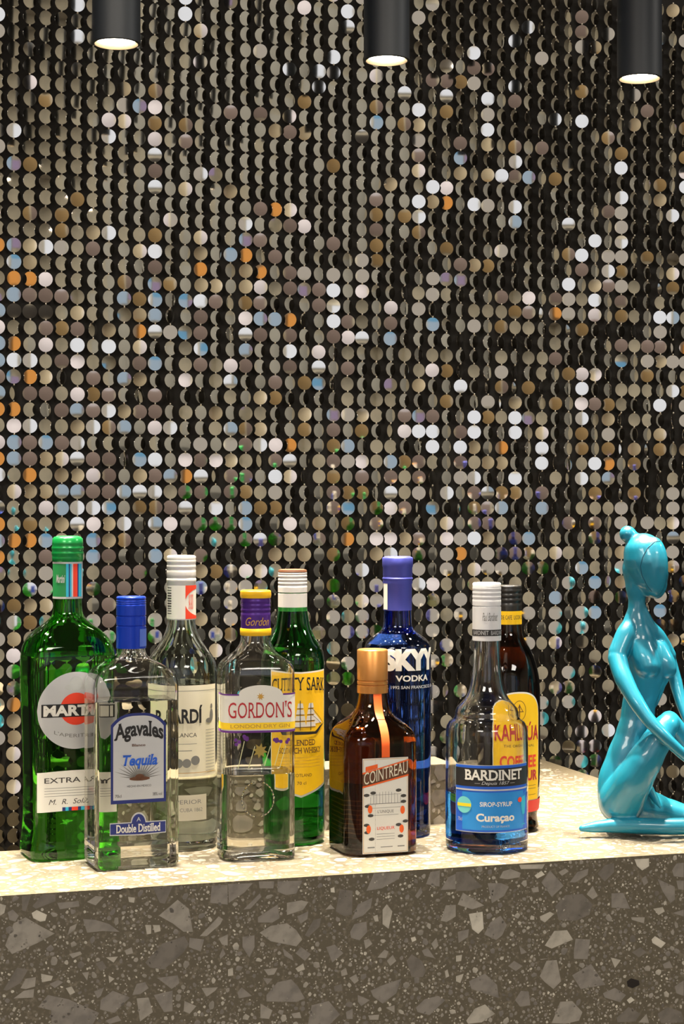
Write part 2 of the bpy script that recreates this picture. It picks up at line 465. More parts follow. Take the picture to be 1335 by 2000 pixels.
# ------------------------------------------------------------------ sequin curtain
m_disc = material('mirror_disc', srgb(232, 229, 222), 0.07, 1.0)
m_link = material('link_metal', srgb(240, 230, 212), 0.32, 1.0)
PHX, PVY = 0.02163, 0.02233
u0 = -640.46/F
s0 = u0*WALL0/(CT - u0*ST)
z0c = WALL0 + s0*ST
ROW0 = EYE + (1000-30.3)*z0c/F
DR = 0.01005
DISCS = '''
0 0|W 5,85 457,15 455,210 1088,-5 1088,70|w 5,180 3,855 725,605|T 725,515 725,700 1178,168 1085,1095|S 907,620 635,695 635,785 82,760 907,805|M 907,995 1085,815|H 907,905 907,1095|V 80,955|G 1085,725 905,715 450,1160 270,580 175,960 905,520
445 0|W 703,70 617,330 362,403 530,415 533,512 1117,635 1195,1090 1117,1170|w 775,10 1117,100 1115,815|S 445,50 620,425 1280,1090|O 1275,1170|H 703,160 1035,545 1280,560|B 867,710|T 362,680 275,768 447,780 1117,725 1112,990 945,1075 20,1120 1195,1185|M 362,768 1112,900 20,655 190,670 860,1160 1195,460 1280,460|G 865,620 447,590 617,975 1280,640 1035,720
890 0|W 422,157 343,237 347,503 186,578 185,757 580,698 737,710 963,990 263,1025 1325,1100|w 738,272 890,198 505,338 105,482 184,668 1043,558 1325,240|G 738,532 890,808 963,900 340,860 575,1050 1185,1090 1325,755 1325,925 25,480|T 1043,735 184,845 182,1018 30,1015 1265,65 182,1190 818,275 1187,1170|M 1115,650 340,1035 498,870 738,185 735,97 103,395 182,395 25,835 340,590|S 340,945 963,1157 103,1185 340,1190 1325,1010|B 30,925 418,1040
0 400|O 5,235 78,430 175,430 1175,373 82,810 175,1010 5,1185 82,1185 818,740|V 78,235 905,455|B 78,330 83,525 5,620 5,805 5,905 5,1095 1325,290 905,550 905,650 728,545 728,1020|S 270,245 268,440 5,715 635,158 272,820 175,910 457,915 1087,1025 452,1105 635,1190|T 175,240 175,340 543,155 1175,185 1175,280 1175,465 1265,465 820,640 453,630 638,730 818,832 268,1010 818,1020 1265,1190 725,1190|W 905,265 1178,562 455,820 637,825|w 1000,740|H 905,740|M 178,525 272,530 363,535 5,1005 543,250 905,360 1268,560 272,720 450,720 1178,655 1178,745 363,920 820,930 1178,930 545,1010 175,1105 268,1105 638,1110 820,1190 363,1190 545,1190 905,1115|G 905,165 818,550 363,720 545,1105 363,155 175,45 363,45 990,460 728,450|D 78,620 178,620 270,625
445 400|O 272,30 187,398 362,672|T 362,35 98,390 98,488 1115,1055 190,1130|M 187,25 187,210 187,575 362,130 860,140 272,305 360,400 360,488 530,500 613,230 703,685 948,690 533,590 192,765 362,770 617,775 105,945 362,950 700,955 275,1045|S 100,110 187,487 447,130 1110,65 780,510 103,665 948,600 705,775 530,865 15,940|V 98,210 445,498 1275,430 1325,430|B 15,293 192,665 278,670 950,780 103,852|w 445,400 613,415 782,330 782,415 1192,428 1192,517 1115,603|W 613,505 620,685 1325,1055|G 862,235 1110,155 1030,55 860,55 862,325 1278,250 98,575 445,1045 1275,968 275,1130 1275,1145|H 103,758 788,780 530,955|O 98,298
890 400|W 103,-5 807,213 733,300 653,465 807,565 1187,660 30,1060 730,1078 1187,1175|w 185,-5 963,45 963,135 882,305 960,305 1325,325 962,483 653,555 655,643 1187,747 105,708 1110,918 1262,918 1325,920 265,980 185,1155 1325,1175|S 340,5 1262,65 885,390 418,547 813,645 738,990 1265,1092 733,1165|B 340,100|H 653,118|G 653,293 1110,315 182,355 963,393 1260,495 340,630 963,645 265,712 735,732 655,993 1108,1000 265,1068 420,1070 1325,1080 575,1160 885,1168|T 103,348 1262,405 807,475 1187,918 812,993 340,1160|M 882,40 22,345 733,385 883,480 260,530 575,550 420,635 963,565 1110,830 1187,830 960,825 577,900 812,1165|V 18,432|O 572,637 1325,830
0 800|O 82,15 5,290 1088,388 175,385 82,768 175,768 5,673 5,862|B 455,15 1325,110 80,190 268,190 82,290 818,290 363,482 455,482 732,482 365,577 268,768 5,768 548,768 545,862 908,862|S 635,15 85,95 175,95 543,97 998,100 905,100 5,190 1088,295 1265,295 908,482 270,577 452,577 545,577 545,673 730,673 1000,673|T 725,15 1265,20 452,95 270,290 363,290 1325,295 452,385 820,387 363,385 268,482 175,482 82,482 635,673 363,673 635,768 997,860 1178,955|M 820,15 905,15 545,15 360,190 175,190 175,290 545,290 635,290 1178,295 635,385 908,387 545,482 637,482 1088,482 1178,482 1000,577 1178,673 1265,673 635,862 1178,862 270,862 635,958 728,958 820,958 637,1055 820,1055 728,1055 637,1155|G 635,97 820,577 907,577 175,673 725,768 1265,955 82,1155|w 1178,205 1325,205 908,768 268,960 268,1055 1325,1045 1325,1140|W 908,295 5,385 1265,577|H 452,290 1178,388 820,482 1088,577 452,673 175,1055|C 637,577
445 800|T 448,30 787,40 187,115 15,300 365,393 533,668 1275,668 363,762 1035,757 275,855 450,855 865,850 190,945 787,1123 865,1123|V 617,35 1115,35|M 1195,35 1035,35 620,115 275,300 1117,305 15,393 103,393 617,303 787,395 948,395 1115,395 15,485 620,485 620,577 1035,573 865,670 15,670 103,760 278,762 533,762 1115,757 1115,850 615,1125 103,210|B 15,115 702,215 948,305 103,577 103,670|G 100,115 445,120 788,130 617,215 1037,305 617,393 103,483 703,485 787,485 865,577 190,577 275,577 703,670 617,855 617,1030 1197,1115|S 1035,120 190,210 278,210 790,305 1275,487 950,573 362,668 863,757 950,757 1280,755 950,850 103,945 788,940 1117,1027 1197,1027|W 1115,125 1195,125 1195,218 277,393|w 15,205 703,305 277,485 1115,487 450,760 1325,755 1275,850 1117,935 1278,935 15,1040 103,1037 865,1027 15,1135 1117,1115 1325,1115 1197,1195|O 362,212 705,760 1325,850|H 363,303 950,485 190,762|C 705,577 1197,575
890 800|W 103,40 340,50 103,133 340,140 18,220 497,228 497,312 810,313 340,397 103,750|w 1325,60 885,148 1262,490 962,577 1262,578 962,662 1110,662 18,750 955,745 185,840 1265,835 185,930 265,928 960,922 653,1012 20,1100 1187,1095 20,1180 425,1180 732,1185|S 735,55 103,395 735,403|T 885,58 497,140 1187,150 103,222 1037,235 1325,237 182,308 262,310 1262,662 185,750 577,838 955,835 103,930 103,1015 960,1012|G 185,45 730,148 730,230 887,232 1187,237 1040,320 262,485 340,487 812,490 1037,487 105,570 812,748 418,840 420,928 497,928 1262,922 1325,1005 962,1097 1262,1095|O 262,222 887,315 25,840|M 20,133 20,305 103,483 497,487 103,660 182,660 653,660 810,662 340,752 262,840 340,840 810,1100|B 262,572 497,575 422,752 732,922 810,1010 577,1100 577,1185 815,1180
0 1150|T 82,10 175,105 265,105 82,300 82,780 82,880 82,975 82,1070 82,1165 1265,370 1183,185|H 175,10|G 82,105 175,205|S 82,205 82,400 78,495|w 545,185 645,285 908,185 908,278 5,300 5,880 1265,270|M 637,185 1325,270|V 78,590|O 78,683
445 1150|w 15,90 615,165 790,165 700,250 787,250 1195,150 1195,240 1275,325 703,435 1215,410 865,75 1120,60 1215,600 1215,690 1215,960 15,180|M 533,250 865,240 617,435 615,525 700,700|T 1275,415 785,75 1265,860|G 703,525 15,270
890 1150|w 20,50 20,150 425,135 575,135 730,135 575,222 730,220 440,310 655,483 655,657 515,660 515,750 730,1005 1230,640|B 577,45 815,130 1187,130|G 1187,215 1262,215 962,40 1262,40 808,480 655,922|T 577,310 1265,300 1320,300 577,572 655,572 570,1008 808,1005 730,1085 20,600|S 810,740 733,910 810,912 885,825 733,828
'''
def px_disc(px, py):
    u = (px-667.5)/F; s = u*WALL0/(CT - u*ST); z = WALL0 + s*ST
    return int(round((s-s0)/PHX)), int(round((ROW0 - (EYE-(py-1000)*z/F))/PVY))
cls = {}
for ln in DISCS.strip().split('\n'):
    q = ln.split('|'); ox, oy = map(float, q[0].split())
    for g_ in q[1:]:
        e = g_.split()
        for p in e[1:]:
            a, b_ = map(float, p.split(',')); cls[px_disc(ox+a/3, oy+b_/3)] = e[0]
seg = 20
dv = [(0, -.00019, 0)]; df = []
for r, yy in ((.6, -.00012), (1.0, .0), (1.0, .00040)):
    for k in range(seg):
        a = 2*PI*k/seg; dv.append((DR*r*math.cos(a), yy, DR*r*math.sin(a)))
for k in range(seg):
    k2 = (k+1) % seg
    df.append((0, 1+k, 1+k2))
    for q in (0, 1): df.append((1+q*seg+k, 1+(q+1)*seg+k, 1+(q+1)*seg+k2, 1+q*seg+k2))
df.append(tuple(1+2*seg+k for k in range(seg)))
dvn = np.array(dv)
curtain = tag(empty('sequin_curtain', wallpt(0, 0, 0)), 'wall-wide curtain of round silvery mirror sequins on strands behind the bottles', 'curtain')
hidden_boxes = [(40, 1190, 225, 1700), (100, 1045, 165, 1200), (160, 1290, 425, 1700), (228, 1165, 290, 1300), (325, 1085, 385, 1300), (420, 1280, 640, 1700),
                (470, 1150, 600, 1290), (540, 1110, 600, 1200), (635, 1390, 1055, 1700), (695, 1265, 850, 1400), (747, 1085, 807, 1265), (923, 1137, 1020, 1400),
                (1180, 1230, 1310, 1700), (1216, 1035, 1305, 1240), (180, 0, 275, 95), (710, 0, 802, 140), (1205, 0, 1292, 165), (150, 1600, 1335, 2000), (840, 1490, 1335, 2000)]
def normal_for(P, c, i, j):
    if c:
        if c == 'O': T = (LAMPS[0][0]+R.uniform(-.18, .18), LAMPS[0][1]+.3, LAMPS[0][2]+R.uniform(-.2, .2))
        elif c == 'H':
            x0, x1, z0, z1 = ZONE['W']; T = (R.uniform(x0+.3, x1-.3), YB, z0+R.uniform(-.08, .04))
        else:
            x0, x1, z0, z1 = ZONE[c]; mx, mz = .22*(x1-x0), .18*(z1-z0)
            T = (R.uniform(x0+mx, x1-mx), YB, R.uniform(z0+mz, z1-mz))
            if c == 'S' and R.random() < .35: T = (ZONE['W'][0]+R.uniform(-.05, .1), YB, R.uniform(1.5, 2.4))
            if c in 'TG' and R.random() < .2: T = (x1+R.uniform(-.05, .05), YB, T[2])
        T = Vector(T)
    else:
        T = None
    vc = (Vector((0, 0, EYE))-P).normalized()
    if T is not None: return ((T-P).normalized() + vc).normalized()
    py = 1000-(P.z-EYE)*F/P.y
    px = 667.5+P.x*F/P.y
    e = math.degrees(math.atan((1000-py)/F))
    pt = R.gauss(0, 1.5) + (min(0, 5-e)/2 if e > 0 else 0)
    y = 38 + 8*min(1, max(0, (px-120)/160)) + R.gauss(0, 2.5)
    if py < 480 and px < 800: pt -= 3.5*min(1, max(0, (px-120)/200)); y -= 3.5*min(1, max(0, (px-120)/200))
    if py > 560 and R.random() < .16: y = R.uniform(52, 66)
    if py > 560 and R.random() < .18: y = R.uniform(15, 30)
    if R.random() < .03: y = R.uniform(-10, 20)
    y = math.radians(y); pt = math.radians(pt)
    return Vector((math.sin(y)*math.cos(pt), -math.cos(y)*math.cos(pt), math.sin(pt)))
items = []
for i in range(-9, 56):
    for j in range(-4, 62):
        s = s0 + i*PHX
        P = Vector(wallpt(s, 0, ROW0 - j*PVY)) + Vector((R.gauss(0, .00025), 0, R.gauss(0, .00025)))
        nrm = normal_for(P, cls.get((i, j)), i, j)
        zax = (Vector((0, 0, 1)) - nrm*nrm.z).normalized()
        yax = -nrm; xax = yax.cross(zax)
        M = Matrix((xax, yax, zax)).transposed()
        px = 667.5+P.x*F/P.y; py = 1000-(P.z-EYE)*F/P.y
        vis = 8 < px < 1327 and 8 < py < 1700 and not any(a < px < c_ and b_ < py < d_ for a, b_, c_, d_ in hidden_boxes)
        sc_ = abs(nrm.dot(P-Vector((0, 0, EYE)).normalized())) if False else abs(nrm.dot((Vector((0, 0, EYE))-P).normalized()))/P.y**2
        items.append((vis*sc_, P, M))
items.sort(key=lambda t: -t[0])
base = Vector(curtain.location)
proto = bpy.data.meshes.new('mirror_disc'); proto.from_pydata(dv, [], df); proto.materials.append(m_disc)
proto.polygons.foreach_set('use_smooth', [True]*len(df)); proto.set_sharp_from_angle(angle=.5)
for _, P, M in items[:300]:
    o = bpy.data.objects.new('mirror_disc', proto); o.matrix_local = Matrix.Translation(P-base) @ M.to_4x4()
    o.parent = curtain; C.objects.link(o)
nv = len(dv); VV = []; FF = []
for k, (_, P, M) in enumerate(items[300:]):
    m3 = np.array(M); VV.append(dvn @ m3.T + np.array(P-base))
    FF += [tuple(i+k*nv for i in q) for q in df]
o = mesh('mirror_discs', np.concatenate(VV).tolist(), FF, m_disc, curtain); o.data.set_sharp_from_angle(angle=.5); tag(o, kind='stuff')
# small rings linking one disc to the next
sv, sf = [], []
for a in range(4):
    for b_ in range(6):
        th = PI*(a+.5)/4; ph = 2*PI*b_/6; sv.append((math.sin(th)*math.cos(ph), math.sin(th)*math.sin(ph), math.cos(th)))
for a in range(3):
    for b_ in range(6): sf.append((a*6+b_, (a+1)*6+b_, (a+1)*6+(b_+1) % 6, a*6+(b_+1) % 6))
sf += [tuple(range(6)), tuple(reversed(range(18, 24)))]
svn = np.array(sv); VV = []; FF = []
for k, (_, P, M) in enumerate(items):
    c = P - base + Vector((0, 0, PVY/2-.0002)) + Vector((ST, -CT, 0))*.0006
    VV.append(svn*np.array([.0014, .0014, .0017]) + np.array(c)); FF += [tuple(i+k*24 for i in q) for q in sf]
o = mesh('link_rings', np.concatenate(VV).tolist(), FF, m_link, curtain); tag(o, kind='stuff')
P0 = Vector(wallpt(0, -.030, 0)) - base
v = [Vector(wallpt(s, -.012, z))-base for s, z in ((-.68, ROW0-62*PVY), (.72, ROW0-62*PVY), (.72, ROW0+4.6*PVY), (-.68, ROW0+4.6*PVY))]
v2 = [Vector(wallpt(s, -.018, z))-base for s, z in ((-.68, ROW0-62*PVY), (.72, ROW0-62*PVY), (.72, ROW0+4.6*PVY), (-.68, ROW0+4.6*PVY))]
mesh('backing_sheet', v+v2, [(0,1,2,3),(7,6,5,4),(0,4,5,1),(1,5,6,2),(2,6,7,3),(3,7,4,0)], m_black, curtain, smooth=False)

for k, (x, y) in enumerate(DOWN[:4]):
    l = bpy.data.lights.new('downlight_spot', 'SPOT'); l.energy = DOWN_POWER; l.spot_size = math.radians(34); l.spot_blend = .8
    l.color = (1.0, 0.87, 0.68); l.shadow_soft_size = 0.03
    lo = bpy.data.objects.new('spot_light', l); lo.location = (x, y, CEIL-.02); C.objects.link(lo)
# ------------------------------------------------------------------ lettering
_tcache = {}
def text_mesh(s, bold=0.0, shear=0.0, serif=0.0):
    key = (s, bold, shear, serif)
    if key in _tcache: return _tcache[key]
    cu = bpy.data.curves.new('t', 'FONT'); cu.body = s; cu.size = 1.0; cu.offset = bold; cu.shear = shear; cu.resolution_u = 3
    o = bpy.data.objects.new('t', cu); C.objects.link(o); bpy.context.view_layer.update()
    dg = bpy.context.evaluated_depsgraph_get(); me = bpy.data.meshes.new_from_object(o.evaluated_get(dg))
    bm = bmesh.new(); bm.from_mesh(me)
    xs = [v.co.x for v in bm.verts]; x = min(xs)+.14
    while x < max(xs):
        bmesh.ops.bisect_plane(bm, geom=bm.verts[:]+bm.edges[:]+bm.faces[:], plane_co=(x, 0, 0), plane_no=(1, 0, 0)); x += .14
    bmesh.ops.triangulate(bm, faces=bm.faces); bm.verts.index_update()
    V = [(v.co.x, v.co.y) for v in bm.verts]; T = [tuple(v.index for v in f.verts) for f in bm.faces]
    if serif and V:
        ys = [p[1] for p in V]; y0 = 0.0; y1 = max(ys)
        if any(ch in s for ch in 'ÚÍçÇ\''): y1 = 0.73
        for yy, sg in ((y0, 1), (y1, -1)):
            segs = []
            for e in bm.edges:
                if len(e.link_faces) == 1:
                    a, b = e.verts[0].co, e.verts[1].co
                    if abs(a.y-yy) < .03 and abs(b.y-yy) < .03 and .03 < abs(a.x-b.x) < .3: segs.append((min(a.x, b.x), max(a.x, b.x)))
            for a, b in segs:
                n = len(V); w_ = serif; t = .045
                V += [(a-w_, yy), (b+w_, yy), (b+w_, yy+sg*t), (b, yy+sg*t*1.8), (a, yy+sg*t*1.8), (a-w_, yy+sg*t)]
                T += [(n, n+1, n+2), (n, n+2, n+3), (n, n+3, n+4), (n, n+4, n+5)]
    bm.free(); C.objects.unlink(o); bpy.data.objects.remove(o); bpy.data.meshes.remove(me)
    A = np.array(V) if V else np.zeros((0, 2))
    lo = A.min(0); hi = A.max(0)
    if not any(c in s for c in 'gjpqyçQ,'): lo[1] = min(lo[1], 0)
    r = ((A-lo)/(hi-lo), T); _tcache[key] = r; return r

# ------------------------------------------------------------------ bottles
CTR = TOP
class Bottle:
    """profile in picture pixels (y, half width) at the bottle's own depth; the section goes from a circle at the
    neck to a rounded polygon (planes) at the body; the front of the bottle is local -Y"""
    def __init__(s, name, label, cx, zc, prof, rot=0.0, planes=None, p=10, neck=30, body=90, ky=1.0):
        s.k = zc/F; s.cx = cx; s.zc = zc
        s.X = (cx-667.5)*s.k
        s.root = tag(empty(name, (s.X, zc, TOP+.0003)), label, 'bottle')
        s.root.rotation_euler = (0, 0, math.radians(rot) + math.atan2(-s.X, zc))
        P = [(s.H(y), hw*s.k) for y, hw in prof]; P.sort()
        P[0] = (0.0, P[0][1])
        s.P = P; s.planes = planes; s.p = p; s.nk = neck*s.k; s.bd = body*s.k
    def H(s, y): return (EYE-TOP) - (y-1000)*s.k
    def hw(s, h):
        P = s.P
        if h <= P[0][0]: return P[0][1]
        for (a, r), (b, q) in zip(P, P[1:]):
            if h <= b:
                t = (h-a)/(b-a); return r+(q-r)*t
        return P[-1][1]
    def rho(s, th, t):
        if not s.planes or t <= 0: return 1.0
        q = sum(max(0, math.cos(th-a)/d)**s.p for a, d in s.planes)**(-1/s.p)
        return (1-t)+t*q
    def blend(s, hw):
        t = min(1, max(0, (hw-s.nk)/(s.bd-s.nk))); return t*t*(3-2*t) if t < 1 else 1
    def pt(s, th, h, off=0.0, shrink=0.0):
        w_ = s.hw(h); t = s.blend(w_); r = w_*s.rho(th, t) - shrink + off
        return (r*math.cos(th), r*math.sin(th), h)
    def rows(s, h0, h1, n=0):
        """smooth resample of the profile heights"""
        hs = sorted(set([h for h, _ in s.P if h0 < h < h1] + [h0, h1]))
        return hs
    def shell(s, mat, level, base=6.0, wall=1.6, top=None, seg=96, punt=3.0, name='glass_body'):
        hs = s.smooth(); top = top or hs[-1][0]
        H_ = [h for h, _ in hs]
        wall *= .001; base *= .001
        V = []; Fc = []; rings = []
        def ring(fn):
            n = len(V)
            for k in range(seg): V.append(fn(2*PI*k/seg))
            rings.append(n)
        e = .0012
        # underside with a shallow punt
        ring(lambda a: tuple(c*.55 for c in s.pt(a, 0)[:2])+(punt*.001,))
        ring(lambda a: tuple(c*.86 for c in s.pt(a, 0)[:2])+(punt*.0004,))
        ring(lambda a: s.pt(a, 0, 0, .0022)[:2]+(0.0,))
        ring(lambda a: s.pt(a, 0, 0, .0004)[:2]+(.0008,))
        for h in H_:
            if h > .0018: ring(lambda a: s.pt(a, h))
        # cavity from the mouth down to the level of the liquid
        ring(lambda a: s.pt(a, H_[-1], 0, wall))
        lv = max(s.H(level) if level else base, base)
        s.lv = lv
        for h in reversed(H_):
            if lv + .0006 < h < H_[-1]-.0001: ring(lambda a: s.pt(a, h, 0, wall))
        ring(lambda a: s.pt(a, lv, 0, wall))
        for a_, b_ in zip(rings, rings[1:]):
            for k in range(seg):
                k2 = (k+1) % seg; Fc.append((a_+k, a_+k2, b_+k2, b_+k))
        Fc.append(tuple(reversed(range(rings[0], rings[0]+seg)))); Fc.append(tuple(range(rings[-1], rings[-1]+seg)))
        s.wall = wall
        o = mesh(name, V, Fc, mat, s.root); o.data.set_sharp_from_angle(angle=.9); s.glass = o
        return o
    def smooth(s):
        """heights refined with a cosine-free monotone curve"""
        if getattr(s, '_sm', None): return s._sm
        P = s.P; n = len(P); h = [b[0]-a[0] for a, b in zip(P, P[1:])]; d = [(b[1]-a[1])/(b[0]-a[0]) for a, b in zip(P, P[1:])]
        m = [d[0]]
        for i in range(1, n-1):
            if d[i-1]*d[i] <= 0: m.append(0)
            else:
                w1 = 2*h[i]+h[i-1]; w2 = h[i]+2*h[i-1]; m.append((w1+w2)/(w1/d[i-1]+w2/d[i]))
        m.append(d[-1]); out = []
        for i in range(n-1):
            k = max(1, min(10, int(h[i]/.0025)))
            for j in range(k):
                t = j/k; t2 = t*t; t3 = t2*t
                out.append((P[i][0]+t*h[i], (2*t3-3*t2+1)*P[i][1]+(t3-2*t2+t)*h[i]*m[i]+(-2*t3+3*t2)*P[i+1][1]+(t3-t2)*h[i]*m[i+1]))
        out.append(P[-1]); s._sm = out; s.P = out
        return out
    def liquid(s, mat, level, base=7.0, wall=1.6, seg=72):
        hs = s.smooth(); b = base*.001; lv = s.H(level); V = []; Fc = []; rings = []
        w_ = wall*.001+.0003
        for h in [b] + [q for q, _ in hs if b+.001 < q < lv-.001] + [lv-.0003]:
            rings.append(len(V))
            for k in range(seg): V.append(s.pt(2*PI*k/seg, h, 0, w_+(.003 if h == b else 0)))
        for a_, b_ in zip(rings, rings[1:]):
            for k in range(seg):
                k2 = (k+1) % seg; Fc.append((a_+k, a_+k2, b_+k2, b_+k))
        Fc.append(tuple(reversed(range(rings[0], rings[0]+seg)))); Fc.append(tuple(range(rings[-1], rings[-1]+seg)))
        o = mesh('liquid', V, Fc, mat, s.root); o.data.set_sharp_from_angle(angle=.9); return o
    # --- surface mapping: x metres along the surface from the front middle, h height
    def smap(s, x, h, off=.0003):
        w_ = s.hw(h); t = s.blend(w_)
        if not s.planes or t < .5:
            th = -PI/2 + x/w_
        else:
            th = -PI/2; lo, hi = -PI/2-1.45, -PI/2+1.45
            for _ in range(26):
                mid = (lo+hi)/2
                if s.pt(mid, h)[0] < x: lo = mid
                else: hi = mid
            th = (lo+hi)/2
        return s.pt(th, h, off)
    def shape(s, name, xs, lohi, mat, parent=None, off=.00030, rows=10, dx=2.0, th=.00012):
        """a label: x range in px, lohi(x) -> (y bottom, y top) in picture px"""
        x0, x1 = xs; n = max(2, int(abs(x1-x0)/dx)); V = []; Fc = []
        for i in range(n+1):
            x = x0+(x1-x0)*i/n; yb, yt = lohi(x)
            for j in range(rows+1):
                y = yb+(yt-yb)*j/rows; V.append(s.smap(x*s.k, s.H(y), off))
        for i in range(n):
            for j in range(rows):
                a = i*(rows+1)+j; Fc.append((a, a+rows+1, a+rows+2, a+1))
        return mesh(name, V, Fc, mat, parent or s.root)
    def rect(s, name, x0, x1, yt, yb, mat, parent=None, off=.0003, **k):
        return s.shape(name, (x0, x1), lambda x: (yb, yt), mat, parent, off, **k)
    def text(s, name, st, x0, x1, yt, yb, mat, parent=None, off=.0006, bold=0.0, shear=0.0, serif=0.0, arc=0.0, slope=0.0):
        A, T = text_mesh(st, bold, shear, serif); V = []
        for a, b in A:
            y = yb+(yt-yb)*b + arc*((2*a-1)**2) - slope*(a-.5)
            V.append(s.smap((x0+(x1-x0)*a)*s.k, s.H(y), off))
        return mesh(name, V, T, mat, parent or s.root, smooth=False)
    def tris(s, name, polys, mat, parent=None, off=.0006):
        """polygons in (x px, y px), fan filled"""
        bm = bmesh.new()
        for P in polys:
            try: bm.faces.new([bm.verts.new((x, y, 0)) for x, y in P])
            except ValueError: pass
        xs = [v.co.x for v in bm.verts]; x = math.ceil(min(xs)/4)*4+.01
        while x < max(xs):
            bmesh.ops.bisect_plane(bm, geom=bm.verts[:]+bm.edges[:]+bm.faces[:], plane_co=(x, 0, 0), plane_no=(1, 0, 0)); x += 4
        bm.verts.index_update()
        V = [s.smap(v.co.x*s.k, s.H(v.co.y), off) for v in bm.verts]; Fc = [tuple(v.index for v in f.verts) for f in bm.faces]; bm.free()
        return mesh(name, V, Fc, mat, parent or s.root, smooth=False)
    def cap(s, name, rows_, mat, parent=None, seg=64, dy=0.0):
        """rows_: (y px, half width px) top to bottom, closed lathe around the neck"""
        prof = [(hw*s.k, s.H(y+dy)) for y, hw in rows_][::-1]
        o = mesh(name, *lathe(prof, seg), mat, parent or s.root); o.data.set_sharp_from_angle(angle=.8); return o
    def band(s, name, yt, yb, hw, mat, a0=-180, a1=180, off=.0002, parent=None):
        V = []; n = max(4, int((a1-a0)/5))
        for i in range(n+1):
            th = -PI/2+math.radians(a0+(a1-a0)*i/n); r = hw*s.k+off
            V += [(r*math.cos(th), r*math.sin(th), s.H(yb)), (r*math.cos(th), r*math.sin(th), s.H(yt))]
        return mesh(name, V, [(2*i, 2*i+2, 2*i+3, 2*i+1) for i in range(n)], mat, parent or s.root)
    def captext(s, name, st, a0, a1, yt, yb, hw, mat, parent=None, bold=0.0, shear=0.0, off=.0005):
        A, T = text_mesh(st, bold, shear, 0); r = hw*s.k+off
        V = [(r*math.sin(math.radians(a0+(a1-a0)*a)), -r*math.cos(math.radians(a0+(a1-a0)*a)), s.H(yb+(yt-yb)*b)) for a, b in A]
        return mesh(name, V, T, mat, parent or s.root, smooth=False)
def seg_poly(x0, y0, x1, y1, w_=1.0):
    d = math.hypot(x1-x0, y1-y0) or 1; nx, ny = -(y1-y0)/d*w_/2, (x1-x0)/d*w_/2
    return [(x0+nx, y0+ny), (x1+nx, y1+ny), (x1-nx, y1-ny), (x0-nx, y0-ny)]
def disc_poly(cx, cy, rx, ry=None, n=20, a0=0, a1=360):
    ry = ry or rx
    return [(cx+rx*math.cos(math.radians(a0+(a1-a0)*i/n)), cy+ry*math.sin(math.radians(a0+(a1-a0)*i/n))) for i in range(n if a1-a0 == 360 else n+1)]
def ribs(y0, y1, n, hw, d=1.2):
    out = []
    for i in range(n):
        a = y0+(y1-y0)*i/n; b = y0+(y1-y0)*(i+1)/n; m = (a+b)/2
        out += [(a, hw-d), (a+(b-a)*.25, hw), (a+(b-a)*.75, hw)]
    return out
def screwcap(y0, y1, hw, groove=None, rnd=4, ribz=None):
    r = [(y0, hw-rnd), (y0+rnd*.4, hw-rnd*.3), (y0+rnd, hw)]
    if ribz: r += ribs(ribz[0], ribz[1], ribz[2], hw, ribz[3] if len(ribz) > 3 else 1.0) + [(ribz[1]+.5, hw)]
    for g_ in (groove or []): r += [(g_-1.4, hw), (g_-.5, hw-1.6), (g_+.5, hw-1.6), (g_+1.4, hw)]
    r += [(y1, hw)]
    return r
def glassm(name, col, rough=0.0, bump=None): return material(name, col, rough, 0, 1.0, 1.5, bump=bump)
g_clear = glassm('clear_glass', (.985, .99, .98, 1), bump=(28, .25, 2, .0012))
g_green = glassm('green_glass', (.13, .68, .06, 1), bump=(26, .2, 2, .001))
g_dgreen = glassm('dark_green_glass', (.04, .38, .06, 1), bump=(26, .3, 2, .001))
g_blue = glassm('cobalt_glass', (.03, .10, .62, 1), bump=(20, .1, 2, .001))
g_brown = glassm('brown_glass', (.20, .075, .025, 1))
g_amber = glassm('amber_glass', (.55, .22, .05, 1), bump=(40, .35, 2, .001))
g_pale = glassm('pale_green_glass', (.90, .96, .91, 1), bump=(26, .25, 2, .001))
l_water = material('clear_spirit', (.985, .98, .94, 1), 0, 0, 1.0, 1.01)
l_blue = material('blue_syrup', (.06, .34, 1.0, 1), 0, 0, 1.0, 1.01)
l_green = material('vermouth', (.75, .9, .55, 1), 0, 0, 1.0, 1.01)
l_amber = material('orange_liqueur', (.5, .2, .06, 1), 0, 0, 1.0, 1.01)
l_brown = material('coffee_liqueur', (.12, .05, .02, 1), 0, 0, 1.0, 1.01)
def paper(name, r, g, b, rough=.55): return material(name, srgb(r, g, b), rough)
p_white = paper('white_paper', 226, 224, 216); p_cream = paper('cream_paper', 226, 220, 198); p_silver = material('silver_label', srgb(200, 202, 205), .4, .25)
p_black = paper('black_print', 28, 28, 30); p_red = paper('red_print', 226, 62, 34); p_crimson = paper('crimson_print', 178, 36, 44)
p_navy = paper('navy_print', 26, 40, 110); p_yellow = paper('yellow_paper', 248, 198, 16); p_yell2 = paper('lemon_paper', 252, 212, 40)
p_blue = paper('blue_print', 30, 90, 200); p_cyan = paper('cyan_print', 40, 170, 205); p_grey = paper('grey_print', 120, 120, 118)
p_purple = paper('purple_print', 96, 40, 130); p_brown = paper('brown_print', 92, 56, 34); p_dark = paper('dark_grey_print', 60, 58, 56)
p_green = paper('green_print', 30, 130, 70); p_orange = paper('orange_print', 232, 96, 30); p_gold = paper('gold_print', 196, 150, 60)
p_leaf = paper('leaf_print', 205, 206, 160)
c_green = material('green_cap', srgb(20, 138, 66), .3, .3, coat=.4); c_blue = material('blue_cap', srgb(18, 62, 196), .28, .4, coat=.4)
c_white = material('white_cap', srgb(224, 222, 220), .35, .1, coat=.2); c_purple = material('purple_cap', srgb(84, 46, 140), .3, .4)
